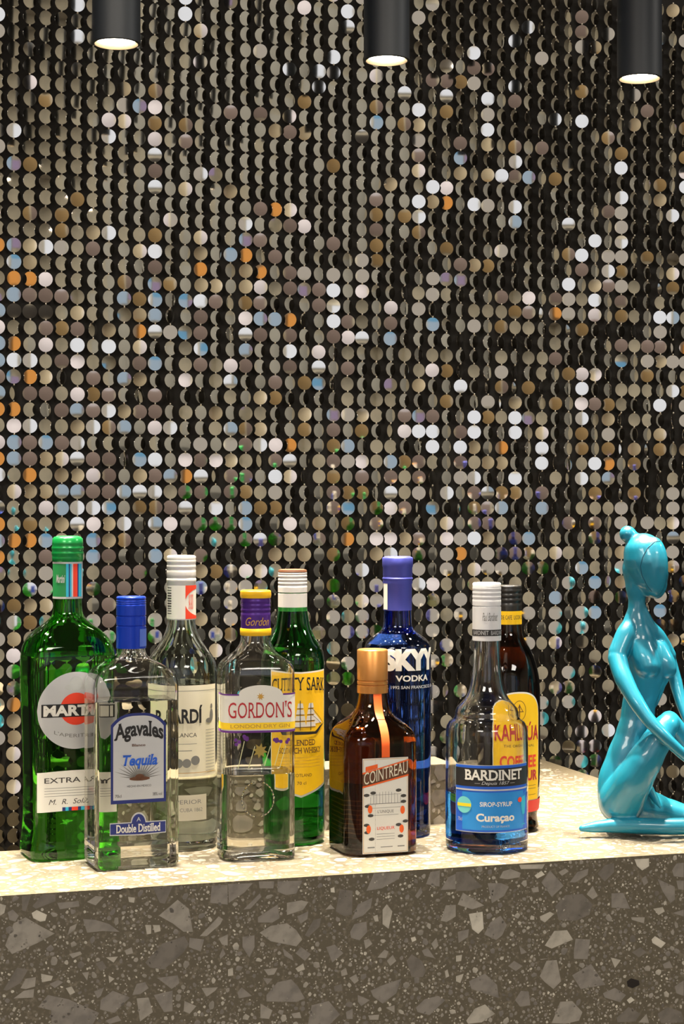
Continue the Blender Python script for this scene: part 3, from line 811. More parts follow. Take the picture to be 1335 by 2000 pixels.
c_yellow = material('yellow_ring', srgb(246, 192, 30), .35); c_lilac = material('periwinkle_cap', srgb(82, 88, 190), .42, .45)
c_copper = material('copper_cap', srgb(214, 150, 84), .33, .75); c_black = material('black_cap', srgb(30, 29, 28), .35, coat=.4)
c_silver = material('silver_cap', srgb(222, 223, 227), .35, .1)

# 1 ---- tall green vermouth bottle
B = Bottle('green_bottle', 'broad green glass bottle with a green screw cap and round white label, leftmost', 132, 1.870,
    [(1100,27.5),(1168,27.5),(1185,28),(1200,30),(1215,43),(1230,64),(1245,78),(1262,87),(1285,91),(1310,92),(1380,90),(1450,87.5),(1530,86),(1590,86),(1630,89),(1655,92),(1668,92),(1680,88)],
    rot=14, planes=[(0,.93),(PI,.93),(PI/2,.74),(-PI/2,.74)], p=6, neck=31, body=84)
B.shell(g_green, 1278, base=9, wall=2.2); B.liquid(l_green, 1279, base=10, wall=2.2)
cp = B.cap('screw_cap', [(1047,20),(1049,26),(1053,29.5),(1060,30),(1063,30.5),(1066,29.5),(1069,31),(1073,31),(1076,30),(1079,31),(1083,31),(1086,30),(1089,30.5),(1096,30),(1099,28)], c_green)
nb = B.band('neck_band', 1099, 1168, 28.3, p_green)
B.band('silver_edge', 1097, 1101, 28.6, p_silver, parent=nb); B.band('silver_edge', 1165, 1169, 28.6, p_silver, parent=nb)
for a0, a1, m in ((-6,4,p_cyan),(5,9,p_navy),(9,15,p_cyan),(15,21,p_silver),(21,40,p_red),(40,46,p_navy),(46,66,p_cyan),(66,80,p_silver)):
    B.band('stripe', 1101, 1165, 28.6, m, a0-14, a1-14, parent=nb, off=.0004)
B.captext('lettering', 'Martini', -62, -24, 1122, 1138, 28.6, p_silver, nb, bold=.02, shear=.3)
CX, CY, CR = 0, 1381, 74
lab = B.shape('round_label', (-CR, CR), lambda x: (CY+math.sqrt(max(0, CR*CR-x*x)), CY-math.sqrt(max(0, CR*CR-x*x))), p_silver)
B.tris('red_disc', [disc_poly(0, 1378, 31, 31, 32)], p_red, lab, off=.0006)
B.rect('name_bar', -66, 66, 1368, 1393, p_black, lab, off=.0009)
B.rect('name_bar_inset', -64, 64, 1370, 1391, p_black, lab, off=.0010)
B.text('lettering', 'MARTINI', -62, 62, 1370, 1391, p_white, lab, off=.0012, bold=.045)
B.text('lettering', "L'APERITIVO", -42, 42, 1426, 1433, p_grey, lab, arc=-8)
B.tris('emblem', [disc_poly(0, 1330, 13, 15, 14), disc_poly(-14, 1336, 8, 5, 10), disc_poly(15, 1336, 8, 5, 10)], paper('pale_grey_print', 186, 190, 190), lab)
lo = B.shape('lower_label', (-73, 73), lambda x: (1573+2*(x/73)**2, 1498-2+3*(x/73)**2), p_white)
B.text('lettering', 'EXTRA DRY', -60, 60, 1509, 1519, p_dark, lo, bold=.01)
B.tris('fine_print', [seg_poly(-60, y, 60, y, .8) for y in (1529, 1534, 1539, 1544)], p_grey, lo)
B.text('lettering', 'M.  R.  Sola', -52, 20, 1550, 1560, p_dark, lo, shear=.3)
for x0, x1, m in ((-26,-20,p_navy),(-20,-14,p_cyan),(-14,-8,p_navy),(-8,4,p_red),(4,10,p_navy),(10,18,p_cyan),(18,24,p_navy)): B.rect('stripe', x0, x1, 1566, 1573, m, lo, off=.0006)

# 2 ---- clear tequila bottle in front
B = Bottle('clear_flask_bottle', 'clear flat-sided bottle with a bright blue cap and arched navy-edged label, frontmost at left', 256, 1.817,
    [(1180,26.5),(1266,27),(1272,28),(1280,31),(1287,41),(1293,55),(1301,72),(1311,85),(1323,92.5),(1340,96),(1400,96),(1500,96),(1600,96),(1680,96),(1693,93),(1700,89)],
    rot=14, planes=[(0,.86),(PI,.86),(PI/2,.60),(-PI/2,.60)], p=14, neck=31, body=90)
B.shell(g_clear, 1365, base=22, wall=2.4, punt=4); B.liquid(l_water, 1366, base=23, wall=2.6)
B.cap('screw_cap', screwcap(1165, 1266, 29, [1203, 1222], 3, (1172, 1184, 3)), c_blue)
B.band('cap_seal', 1228, 1262, 29.2, paper('seal_blue', 70, 100, 190), 20, 75)
def arch(x, W=54, y0=1389, rise=22): return y0 - rise*math.sqrt(max(0, 1-(x/W)**2)) + 0
edge = B.shape('front_label', (-54, 54), lambda x: (1560, 1409-22*(1-abs(x/54)**3.0)), p_navy)
inner = B.shape('silver_field', (-49, 49), lambda x: (1553, 1413-21*(1-abs(x/49)**3.0)), p_silver, edge, off=.0006)
B.text('lettering', 'Agavales', -47, 48, 1401, 1440, p_black, edge, off=.0009, bold=.03, serif=.05, arc=9)
B.text('lettering', 'Blanco', -13, 13, 1446, 1451, p_brown, edge, off=.0009, bold=.02, serif=.04)
spk = []
for k in range(-8, 9):
    a = math.radians(-90+k*10.5); L = R.uniform(34, 52) if abs(k) > 1 else 36
    x0, y0 = 2+9*math.cos(a), 1512+6*math.sin(a); x1, y1 = 2+L*math.cos(a), 1512+L*math.sin(a)*1.0
    d = 1.8; spk.append([(x0-d*math.sin(a), y0+d*math.cos(a)), (x1, y1), (x0+d*math.sin(a), y0-d*math.cos(a))])
B.tris('agave_drawing', spk, p_grey, edge, off=.0008)
B.tris('agave_heart', [disc_poly(2, 1513, 20, 4, 14), disc_poly(2, 1510, 9, 6, 12)], p_brown, edge, off=.0009)
B.text('lettering', 'Tequila', -30, 36, 1467, 1494, p_blue, edge, off=.0011, bold=.03, shear=.25, serif=.04)
B.text('lettering', 'HECHO EN MEXICO', -22, 24, 1525, 1529, p_dark, edge, off=.0009)
B.text('lettering', '70cl', -45, -33, 1542, 1548, p_dark, edge, off=.0009); B.text('lettering', '38% vol', 27, 45, 1541, 1547, p_dark, edge, off=.0009)
lo = B.shape('lower_label', (-56, 54), lambda x: (1620+2*(1-abs(x)/55), 1596-(18*math.sqrt(1-(x/15)**2) if abs(x) < 15 else 0)), p_silver, dx=1)
B.shape('navy_field', (-54.5, 52.5), lambda x: (1618+2*(1-abs(x)/55), 1598-(17*math.sqrt(1-(x/13)**2) if abs(x) < 13 else 0)), p_navy, lo, off=.0006, dx=1)
B.text('lettering', 'Double Distilled', -43, 42, 1600, 1616, p_white, lo, off=.0009, bold=.02, serif=.04)
B.text('lettering', 'A', -4, 4, 1587, 1595, p_silver, lo, off=.0009)

# 3 ---- white rum
B = Bottle('rum_bottle', 'clear round bottle with white cap, red-cornered neck seal and cream label', 354, 1.918,
    [(1100,26),(1212,27),(1225,29),(1240,34),(1255,42),(1268,51),(1280,60),(1292,66),(1308,69.5),(1340,70.5),(1450,70.5),(1560,70.5),(1640,70),(1655,68),(1664,62)], rot=-8)
B.shell(g_pale, 1332, base=9, wall=2.0); B.liquid(l_water, 1333, base=10, wall=2.0)
B.cap('screw_cap', screwcap(1085, 1127, 28.5, [], 4, (1092, 1122, 3)) + [(1129, 27)], c_white)
cl = B.cap('neck_collar', [(1128, 27.5), (1131, 29), (1136, 29), (1138, 28), (1210, 28)], c_white)
B.band('seal_label', 1143, 1208, 28.2, p_white, -100, 100, parent=cl)
B.tris('barcode', [seg_poly(0, 0, 1, 1, 1)], p_white, cl)
for k in range(11): B.band('barcode_bar', 1147+k*5, 1147+k*5+R.choice([1.5, 2.5]), 28.2, p_dark, -60, -34, .0004, parent=cl)
def bandshape(B_, name, poly, hw, m, parent, off=.0004):
    r = hw*B_.k+off; V = [(r*math.sin(math.radians(a)), -r*math.cos(math.radians(a)), B_.H(y)) for a, y in poly]
    return mesh(name, V, [tuple(range(len(V)))], m, parent, smooth=False)
for sg in (0, 1):
    y0 = 1143 if not sg else 1208
    for a in range(24, 92, 6):
        f1 = lambda q: 26*math.sqrt(max(0, 1-((q-92)/70)**2))
        ya, yb = (1176-f1(a), 1176-f1(a+6)) if not sg else (1176+f1(a), 1176+f1(a+6))
        bandshape(B, 'red_corner', [(a, y0), (a+6, y0), (a+6, yb), (a, ya)] if sg else [(a, ya), (a+6, yb), (a+6, y0), (a, y0)], 28.2, p_red, cl)
B.captext('lettering', 'BACARDI', 38, 60, 1160, 1190, 28.2, p_red, cl)
lab = B.rect('front_label', -86, 92, 1333, 1508, p_cream)
B.rect('label_line', -84, 90, 1343, 1344, p_grey, lab, off=.0005); B.rect('label_line', -84, 90, 1500, 1501, p_gold, lab, off=.0005)
B.text('lettering', 'BACARDÍ', -58, 52, 1371, 1406, p_black, lab, bold=.03)
B.text('lettering', 'CARTA BLANCA', -46, 40, 1424, 1432, p_dark, lab)
B.tris('fine_print', [seg_poly(-40, 1445, 40, 1445, .8), seg_poly(-30, 1458, 30, 1458, 1.2)] + [seg_poly(60, y, 86, y, .8) for y in range(1420, 1500, 6)], p_grey, lab)
B.tris('medals', [disc_poly(-12, 1480, 8), disc_poly(4, 1482, 9), disc_poly(20, 1482, 8.5), disc_poly(37, 1477, 9)], p_grey, lab)
B.tris('bat_drawing', [disc_poly(76, 1392, 5, 12, 12), disc_poly(76, 1375, 3, 5, 10), disc_poly(69, 1402, 9, 5, 10)], p_grey, lab)
lo = B.rect('lower_label', -40, 62, 1543, 1592, paper('beige_paper', 196, 190, 172))
B.text('lettering', 'SUPERIOR', -20, 50, 1552, 1560, p_grey, lo); B.text('lettering', 'RON DE CUBA 1862', -30, 52, 1568, 1575, p_grey, lo)

# 4 ---- gin
B = Bottle('gin_bottle', 'clear rounded-square bottle with a purple and yellow cap and a white, yellow and purple label', 499, 1.861,
    [(1165,27),(1240,29),(1252,30),(1262,34),(1271,41),(1278,50),(1285,60),(1292,68),(1300,73),(1315,75.5),(1345,75.5),(1500,75.5),(1640,75.5),(1672,75.5),(1680,73),(1684,69)],
    rot=8, planes=[(0,.96),(PI,.96),(PI/2,.80),(-PI/2,.80)], p=5, neck=33, body=72)
B.shell(g_clear, 1505, base=10, wall=2.0, punt=6); B.liquid(l_water, 1506, base=11, wall=2.2)
cp = B.cap('screw_cap', screwcap(1165, 1229, 29, [], 2, (1170, 1204, 4, .8)), c_purple)
B.cap('cap_rim', [(1153, 27), (1155, 30), (1163, 30.5), (1168, 29.5)], c_yellow)
B.cap('cap_ring', [(1227, 29.5), (1229, 30.5), (1239, 30.5), (1241, 29.5)], c_yellow)
B.captext('lettering', 'Gordon', -48, 50, 1205, 1221, 29.2, p_gold, cp, shear=.4)
lab = B.shape('front_label', (-80, 72), lambda x: (1424, 1350-(17*math.sqrt(max(0, 1-((x-1)/42)**2)) if abs(x-1) < 42 else 0)), p_white, dx=1.5)
B.shape('purple_line', (-80, -40), lambda x: (1352.5, 1349.5), p_purple, lab, off=.0006, rows=1)
B.shape('purple_line', (44, 72), lambda x: (1352.5, 1349.5), p_purple, lab, off=.0006, rows=1)
B.rect('yellow_band', -80, 72, 1405, 1418, p_yell2, lab, off=.0005, rows=3); B.rect('purple_band', -80, 72, 1420, 1424, p_purple, lab, off=.0006, rows=2)
B.text('lettering', "GORDON'S", -60, 62, 1364, 1396, p_crimson, lab, bold=.0, serif=.045)
B.text('lettering', 'LONDON DRY GIN', -56, 58, 1408, 1415, p_gold, lab, bold=.01)
star = []
for k in range(16): star.append((1+(8 if k % 2 else 3.5)*math.cos(PI*k/8), 1355-(8 if k % 2 else 3.5)*math.sin(PI*k/8)))
B.tris('crest', [star], p_gold, lab)
jb = []
for cx_ in (-38, 42):
    for k in range(7): jb.append(disc_poly(cx_+R.uniform(-18, 18)*.8, 1430+R.uniform(0, 18), 3.6, 3.6, 10))
B.tris('juniper_berries', jb, p_purple, off=.0004)
st2 = [(0+(15 if k % 2 else 8)*math.cos(PI*k/8+.2), 1459-(15 if k % 2 else 8)*math.sin(PI*k/8+.2)) for k in range(16)]
B.tris('printed_star', [st2], paper('olive_print', 150, 130, 60), off=.0004)
B.tris('printed_leaves', [seg_poly(-30+10*k, 1440+5*(k % 3), -42+10*k, 1492-4*(k % 2), 1.3) for k in (0, 2, 5, 7, 8)], p_leaf, off=.0004)
emb = []
for sg in (-1, 1):
    for k in range(12):
        a = math.radians(-75+k*13); b = math.radians(-75+(k+1)*13)
        emb.append(seg_poly(-4+sg*34*math.cos(a)*.9, 1552+34*math.sin(a), -4+sg*34*math.cos(b)*.9, 1552+34*math.sin(b), 2.2))
def emboss(B_, name, polys, h=.0006):
    V = []; Fc = []
    for P in polys:
        k = len(P); n = len(V); V += [B_.smap(x*B_.k, B_.H(y), -.0002) for x, y in P] + [B_.smap(x*B_.k, B_.H(y), h) for x, y in P]
        Fc.append(tuple(range(n+k, n+2*k))); Fc.append(tuple(reversed(range(n, n+k)))); Fc += [(n+i, n+(i+1) % k, n+k+(i+1) % k, n+k+i) for i in range(k)]
    return mesh(name, V, Fc, g_clear, B_.root)
emboss(B, 'embossed_wreath', emb)
A, T = text_mesh('LONDON', .02)

# 5 ---- whisky
B = Bottle('whisky_bottle', 'dark green round bottle with a white cap and a yellow label showing a sailing ship', 571, 1.944,
    [(1120,26),(1193,29),(1205,31),(1222,34),(1237,40),(1250,47),(1262,55),(1274,60),(1290,62.5),(1320,63),(1500,63),(1630,62.5),(1648,61),(1656,56)], rot=15)
B.shell(g_dgreen, 1262, base=9, wall=2.2); B.liquid(l_green, 1263, base=10, wall=2.2)
B.cap('screw_cap', screwcap(1118, 1193.5, 28.5, [1158], 2, (1122, 1150, 4)), c_white)
B.cap('cap_top', [(1112, 22), (1113, 27), (1117, 28.3), (1119, 27)], p_brown)
W_ = 63
def cutb(x): return 1526+ (20*(1-abs(x)/W_)**.9 if abs(x) < W_ else 0)
edge = B.shape('front_label', (-64, 64), lambda x: (1528+21*(1-abs(x)/64), 1307+3*(1-abs(x/64))-2), p_white, off=.0003)
B.shape('yellow_field', (-62, 62), lambda x: (1524+21*(1-abs(x)/62), 1310+3*(1-abs(x/62))-2), p_yellow, edge, off=.0005)
B.text('lettering', 'CUTTY SARK', -60, 60, 1318, 1343, p_black, edge, off=.0008, bold=.005, serif=.05, arc=4)
hull = [[(-42, 1417), (-36, 1421), (30, 1423), (44, 1413), (60, 1408), (46, 1417), (34, 1428), (-34, 1428)]]
B.tris('ship_hull', hull, p_black, edge, off=.0009)
B.tris('ship_masts', [seg_poly(x, 1420, x, 1362+abs(x)*.3, 1.2) for x in (-24, -2, 20)] + [seg_poly(22, 1378, 56, 1409, .8), seg_poly(22, 1390, 50, 1411, .8), seg_poly(-28, 1372, -44, 1412, .8)], p_black, edge, off=.0009)
sl = []
for x in (-24, -2, 20):
    for k, w__ in enumerate((6, 8, 10, 11)):
        y = 1368+k*12; sl.append([(x-w__, y+9), (x-w__+2, y), (x+w__-1, y), (x+w__+1, y+9)])
sl += [[(25, 1384), (50, 1407), (30, 1408)]]
B.tris('ship_sails', sl, p_white, edge, off=.0007)
B.tris('ship_rigging', [seg_poly(x-w__, 1368+k*12+10, x+w__, 1368+k*12+10, 1.0) for x in (-24, -2, 20) for k, w__ in enumerate((6, 8, 10, 11))], p_brown, edge, off=.0009)
B.text('lettering', 'BLENDED', -22, 30, 1438, 1449, p_brown, edge, off=.0008, bold=.01, serif=.05)
B.text('lettering', 'SCOTCH WHISKY', -42, 46, 1453, 1464, p_brown, edge, off=.0008, bold=.01, serif=.05)
B.tris('fine_print', [seg_poly(-44, y, 44, y, .8) for y in (1472, 1478, 1484, 1490)], p_gold, edge, off=.0008)
B.text('lettering', 'SCOTLAND', -20, 22, 1503, 1509, p_brown, edge, off=.0008); B.text('lettering', '70 cl', -8, 10, 1518, 1524, p_brown, edge, off=.0008)

# 6 ---- orange liqueur
s2 = .72
B = Bottle('square_amber_bottle', 'squat square amber bottle with a copper cap, orange ribbon and pale label, front centre', 727, 1.895,
    [(1300,27),(1353,28),(1368,30),(1380,33),(1390,38),(1398,47),(1405,60),(1413,74),(1421,85),(1432,92),(1446,95.5),(1470,96),(1560,96),(1650,96),(1664,94),(1672,89)],
    rot=19.5, planes=[(0,.775),(PI,.775),(PI/2,.775),(-PI/2,.775)]+[(PI/4+k*PI/2,.93) for k in range(4)], p=26, neck=34, body=90)
B.shell(g_amber, 1432, base=7, wall=2.2); B.liquid(l_amber, 1433, base=8, wall=2.4)
B.cap('screw_cap', screwcap(1268, 1353, 30, [1329, 1337], 3), c_copper)
B.shape('ribbon', (-8, 8), lambda x: (1400, 1353), p_orange, off=.0009)
B.shape('ribbon', (-8, 8), lambda x: (1470, 1401), p_orange, off=.0009, rows=22)
edge = B.rect('front_label', -46, 46, 1471, 1653, p_white)
fr = []
for a, b_, c_, d_ in ((-44, 1473, 44, 1473), (44, 1473, 44, 1651), (44, 1651, -44, 1651), (-44, 1651, -44, 1473)): fr.append(seg_poly(a, b_, c_, d_, .7))
B.tris('label_frame', fr, p_gold, edge, off=.0005)
def banner(x): t = (x+46)/92; return (1527-20*t, 1497-23*t+1)
B.shape('banner', (-46, 46), banner, p_brown, edge, off=.0006)
B.shape('banner_edge', (-46, 46), lambda x: (banner(x)[1]+3, banner(x)[1]), p_orange, edge, off=.0008, rows=1)
B.shape('banner_edge', (-46, 46), lambda x: (banner(x)[0], banner(x)[0]-3), p_orange, edge, off=.0008, rows=1)
B.text('lettering', 'COINTREAU', -43, 44, 1488, 1511, p_cream, edge, off=.0010, bold=.0, slope=21)
B.shape('banner_tail', (-40, -16), lambda x: (1496-.25*(x+40), 1487-.2*(x+40)), p_orange, edge, off=.00055, rows=2)
B.tris('arbour_drawing', [seg_poly(-30+6*k, 1535+.02*(k-5)**2*20, -30+6*k, 1558, .6) for k in range(11)] + [seg_poly(-32, 1541, 32, 1541, .6), seg_poly(-36, 1558, 36, 1558, 1.0), seg_poly(-30, 1566, 30, 1566, .6), seg_poly(-26, 1580, 26, 1580, .6)], p_grey, edge, off=.0006)
leaves, fruit = [], []
for x, y in ((-38,1541),(-25,1537),(26,1534),(36,1545),(-36,1562),(36,1556),(-30,1580),(-38,1598),(40,1594),(-37,1612),(-28,1625),(30,1622),(26,1600)):
    leaves.append(disc_poly(x, y, 6, 3.2, 8))
for x, y in ((-31,1568),(34,1572),(-34,1606),(32,1608)): fruit.append(disc_poly(x, y, 4.6, 8, 12))
B.tris('leaf_prints', leaves, p_dark, edge, off=.0006); B.tris('orange_prints', fruit, p_orange, edge, off=.0007)
B.text('lettering', 'LIQUEUR', -17, 18, 1602, 1609, p_red, edge, off=.0008)
B.text('lettering', "L'UNIQUE", -16, 16, 1570, 1577, p_grey, edge, off=.0008)
B.tris('fine_print', [seg_poly(-18, y, 18, y, .7) for y in (1616, 1621, 1626)] + [seg_poly(-36, 1641, -22, 1641, 2), seg_poly(-10, 1641, 14, 1641, 1.4), seg_poly(24, 1641, 38, 1641, 2)], p_grey, edge, off=.0006)
# side label, on the bottle's left face (local -X)
def sidept(y_, h, off): 
    lo_, hi_ = -1.3, 1.3
    for _ in range(24):
        m_ = (lo_+hi_)/2
        if -B.pt(PI+m_, h)[1] < -y_: hi_ = m_
        else: lo_ = m_
    return B.pt(PI+(lo_+hi_)/2, h, off)
def sidelabel(name, x0, x1, yt, yb, m, off=.0004, top=None):
    V = []; Fc = []; n = 14
    for i in range(n+1):
        x = x0+(x1-x0)*i/n; t = yt(x) if callable(yt) else yt
        for j in range(9):
            y = yb+(t-yb)*j/8; p_ = sidept(-x*B.k, B.H(y), off); V.append((p_[0], p_[1], p_[2]))
    for i in range(n):
        for j in range(8): a = i*9+j; Fc.append((a, a+9, a+10, a+1))
    return mesh(name, V, Fc, m, B.root)
sd = sidelabel('side_label', -50, 50, lambda x: 1470-34*math.sqrt(max(0, 1-(x/52)**2)), 1528, material('old_gold_paper', srgb(120, 98, 38), .5, .3))
sidelabel('side_label_lower', -50, 50, 1529, 1652, paper('black_paper', 34, 32, 30))
for k in range(9): sidelabel('side_print', -38+R.uniform(0, 8), 36-R.uniform(0, 12), 1560+k*9, 1562.5+k*9, p_grey, off=.0007)

# 7 ---- cobalt blue vodka
B = Bottle('cobalt_bottle', 'tall cobalt blue round bottle with a matte periwinkle cap and white lettering', 776, 1.988,
    [(1120,25),(1192,26.5),(1210,27),(1224,28.5),(1233,34),(1240,44),(1247,54),(1254,61),(1262,64),(1275,65),(1400,65),(1560,64.5),(1620,64),(1634,62),(1641,56)], rot=29)
B.shell(g_blue, 1238, base=10, wall=2.2); B.liquid(l_water, 1239, base=11, wall=2.4)
cp = B.cap('cap', [(1087,24),(1089,29),(1091,30),(1106,30),(1109,28.8),(1124,29),(1127,28),(1130,30),(1134,28.6),(1138,29.4),(1142,27.8),(1192,27.6)], c_lilac)
B.band('seal_strip', 1139, 1190, 27.9, p_white, -100, -72, .0005, parent=cp)
B.text('lettering', 'SKYY', -61, 61, 1263, 1306, p_white, off=.0004, bold=.07)
B.text('lettering', 'VODKA', -37, 37, 1314, 1326, p_white, off=.0004, bold=.03)
B.text('lettering', 'EST. 1992 SAN FRANCISCO, USA', -66, 66, 1334, 1341, p_silver, off=.0004, bold=.02)

# 8 ---- blue syrup
B = Bottle('syrup_bottle', 'clear bell-shouldered bottle with silver cap, blue label and a little blue syrup', 950, 1.907,
    [(1150,23),(1250,25),(1275,26),(1300,27.5),(1320,29.5),(1338,33),(1352,37),(1364,43),(1374,52),(1382,59),(1390,62),(1400,63),(1404,66),(1409,73),(1418,78),(1432,80),(1500,80.5),(1600,80.5),(1645,80),(1660,78.5),(1670,73)], rot=12)
B.shell(g_clear, 1543, base=9, wall=2.2); B.liquid(l_blue, 1544, base=10.5, wall=2.2)
cp = B.cap('screw_cap', screwcap(1138, 1251, 28, [1184], 3, (1146, 1178, 4, .8)), c_silver)
B.band('black_band', 1229, 1241, 28, p_black, parent=cp); B.captext('lettering', 'BARDINET  BARDINET', -75, 75, 1231, 1239, 28, p_silver, cp, off=.0004)
B.tris('signature', [seg_poly(0, 0, 1, 1, .1)], c_silver, cp)
B.captext('lettering', 'Paul Bardinet', -30, 35, 1196, 1212, 28, p_grey, cp, shear=.5, off=.0003)
edge = B.rect('front_label', -83, 83, 1484, 1613, p_silver)
B.rect('blue_field', -82, 82, 1485, 1611.5, p_blue, edge, off=.0005)
B.rect('black_field', -82, 82, 1490, 1525, p_black, edge, off=.0006)
B.rect('cyan_field', -66, 66, 1536, 1608, paper('azure_print', 28, 132, 210), edge, off=.0006); B.rect('silver_line', -82, 82, 1530, 1533, p_silver, edge, off=.0007, rows=1)
B.text('lettering', 'BARDINET', -60, 60, 1493, 1513, p_white, edge, off=.0009, bold=.025, serif=.04)
B.text('lettering', '— Depuis 1857 —', -40, 40, 1515, 1523, p_silver, edge, off=.0009, shear=.3)
B.tris('round_badge', [disc_poly(-62, 1561, 16, 16, 24)], paper('mint_print', 110, 200, 200), edge, off=.0009); B.rect('badge_bar', -77, -47, 1558, 1564, p_yell2, edge, off=.0011, rows=1)
B.text('lettering', 'SIROP-SYRUP', -30, 34, 1554, 1563, p_white, edge, off=.0009, bold=.02)
B.text('lettering', 'Curaçao', -37, 39, 1576, 1595, p_white, edge, off=.0009, bold=.035)
B.text('lettering', 'PRODUCT OF FRANCE', -26, 28, 1599, 1603, p_silver, edge, off=.0009)
B.tris('glass_drawing', [[(58,1550),(72,1545),(74,1562),(70,1582),(62,1582),(58,1565)], seg_poly(66,1582,66,1600,1.4), seg_poly(60,1601,72,1601,2), seg_poly(66,1545,80,1535,1.2)], p_cyan, edge, off=.0009)
B.tris('cherry_drawing', [disc_poly(54, 1553, 6, 5, 12)], p_red, edge, off=.0010)
B.text('lettering', '70cl', -76, -66, 1585, 1592, p_silver, edge, off=.0009)

# 9 ---- coffee liqueur
B = Bottle('brown_bottle', 'dark brown bottle with black cap and yellow arched label, behind the blue syrup', 992, 2.017,
    [(1150,23),(1219,25),(1234,26.5),(1246,30),(1258,37),(1272,45),(1290,52),(1310,57.5),(1330,60.5),(1360,62),(1440,62),(1530,61),(1575,58),(1590,56),(1600,57),(1612,59),(1624,57),(1632,52)], rot=20)
B.shell(g_brown, 1262, base=9, wall=2.4); B.liquid(l_brown, 1263, base=10, wall=2.4)
B.cap('screw_cap', screwcap(1143, 1193, 26, [], 3, (1149, 1186, 4)), c_black)
nb = B.band('neck_band', 1193, 1219, 26, p_yellow)
B.captext('lettering', 'LICOR DE CAFE  LICOR DE CAFE', -90, 90, 1201, 1209, 26, p_dark, nb)
edge = B.shape('front_label', (-52, 52), lambda x: (1556, 1346+44*(1-math.sqrt(max(0, 1-abs(x/52)**2.4)))), p_white)
B.shape('yellow_field', (-50, 50), lambda x: (1555, 1349+43*(1-math.sqrt(max(0, 1-abs(x/50)**2.4)))), p_yellow, edge, off=.0005)
ring = [seg_poly(0+13*math.cos(2*PI*k/20), 1382+19*math.sin(2*PI*k/20), 13*math.cos(2*PI*(k+1)/20), 1382+19*math.sin(2*PI*(k+1)/20), 1) for k in range(20)]
B.tris('emblem', ring + [seg_poly(0, 1370, 0, 1396, 2), seg_poly(-8, 1384, 8, 1384, 1.4), seg_poly(0, 1372, -7, 1384, 1.2), seg_poly(0, 1372, 7, 1384, 1.2)], p_brown, edge, off=.0008)
B.text('lettering', 'KAHLÚA', -47, 48, 1404, 1440, p_crimson, edge, off=.0008, bold=.02)
B.text('lettering', 'THE ORIGINAL', -28, 34, 1447, 1452, p_brown, edge, off=.0008)
B.text('lettering', 'COFFEE', -36, 40, 1468, 1492, p_red, edge, off=.0008, bold=.03)
B.text('lettering', 'LIQUEUR', -42, 44, 1497, 1521, p_crimson, edge, off=.0008, bold=.04)
B.tris('fine_print', [seg_poly(-30, y, 40, y, .8) for y in (1527, 1533, 1545)], p_brown, edge, off=.0008)
B.shape('red_band', (-150, 150), lambda x: (1579, 1556), paper('red_band_paper', 222, 60, 50), off=.0010, rows=2)
# ------------------------------------------------------------------ statuette
ZS = 1.995; KS = ZS/F
def sp(px, py, dz): z = ZS+dz; return Vector(((px-667.5)*z/F, z, EYE-(py-1000)*z/F))
bm = bmesh.new()
ico = bmesh.new(); bmesh.ops.create_icosphere(ico, subdivisions=3, radius=1.0)
iv = np.array([v.co[:] for v in ico.verts]); ifc = [[v.index for v in f.verts] for f in ico.faces]; ico.free()
SV, SF = [], []
def ball(c, rx, ry=None, rz=None):
    n = sum(len(a) for a in SV); ry = ry or rx; rz = rz or rx
    SV.append(iv*np.array([rx, ry, rz]) + np.array(c)); SF.extend([[i+n for i in f] for f in ifc])
def chain(pts, flat=1.0):
    P = [sp(*p[:3]) for p in pts]; r = [p[3]*KS for p in pts]; n = len(P)
    for i in range(n-1):
        p0 = P[max(i-1, 0)]; p1, p2 = P[i], P[i+1]; p3 = P[min(i+2, n-1)]
        L = (p2-p1).length; k = max(2, int(L/(.14*min(r[i], r[i+1]))+1))
        for j in range(k+1):
            t = j/k; t2, t3 = t*t, t*t*t
            c = .5*((2*p1)+(p2-p0)*t+(2*p0-5*p1+4*p2-p3)*t2+(3*p1-p0-3*p2+p3)*t3)
            q = r[i]+(r[i+1]-r[i])*(t*t*(3-2*t)); ball(c, q, q*flat, q)
chain([(1256,1080,0,39),(1260,1098,0,42.5),(1266,1118,0,38),(1274,1138,-.002,28),(1281,1155,-.004,15)], 1.05)     # head
ball(sp(1277,1107,-.012), 27*KS, .014, 59*KS)                                                                     # face plate
chain([(1225,1043,.004,16.5),(1238,1055,.004,14)])                                                                # bun
chain([(1243,1140,.004,20),(1243,1170,.004,17),(1243,1195,.003,17.5),(1245,1220,.002,21),(1250,1250,0,27)])       # neck
chain([(1240,1185,.002,13),(1232,1215,.000,16),(1220,1243,-.006,20),(1207,1275,-.011,20)])                                            # shoulders
chain([(1250,1190,.003,13),(1262,1220,.006,16),(1283,1246,.014,18),(1303,1280,.022,17)])
chain([(1250,1265,0,34),(1258,1290,0,39),(1262,1315,0,37),(1255,1345,.002,34),(1247,1375,.004,33),(1244,1405,.004,34),(1238,1440,.002,38),(1226,1485,0,44),(1215,1530,0,49),(1214,1565,0,47)], .68)
chain([(1285,1275,.012,24),(1288,1305,.008,25),(1280,1340,.006,18),(1272,1370,.006,14)], .8)
chain([(1250,1262,-.003,26),(1258,1284,-.008,27),(1264,1300,-.0115,25)]); chain([(1283,1270,.008,22),(1295,1292,.003,22),(1301,1306,.001,20)])
chain([(1244,1110,.004,30),(1243,1140,.004,23),(1243,1165,.004,18)])                      # bust
chain([(1205,1286,-.014,19),(1216,1322,-.028,18),(1238,1364,-.042,15.5),(1264,1403,-.052,13.5),(1292,1434,-.058,12.5),(1325,1466,-.057,11),(1362,1498,-.046,9),(1385,1518,-.040,9)])
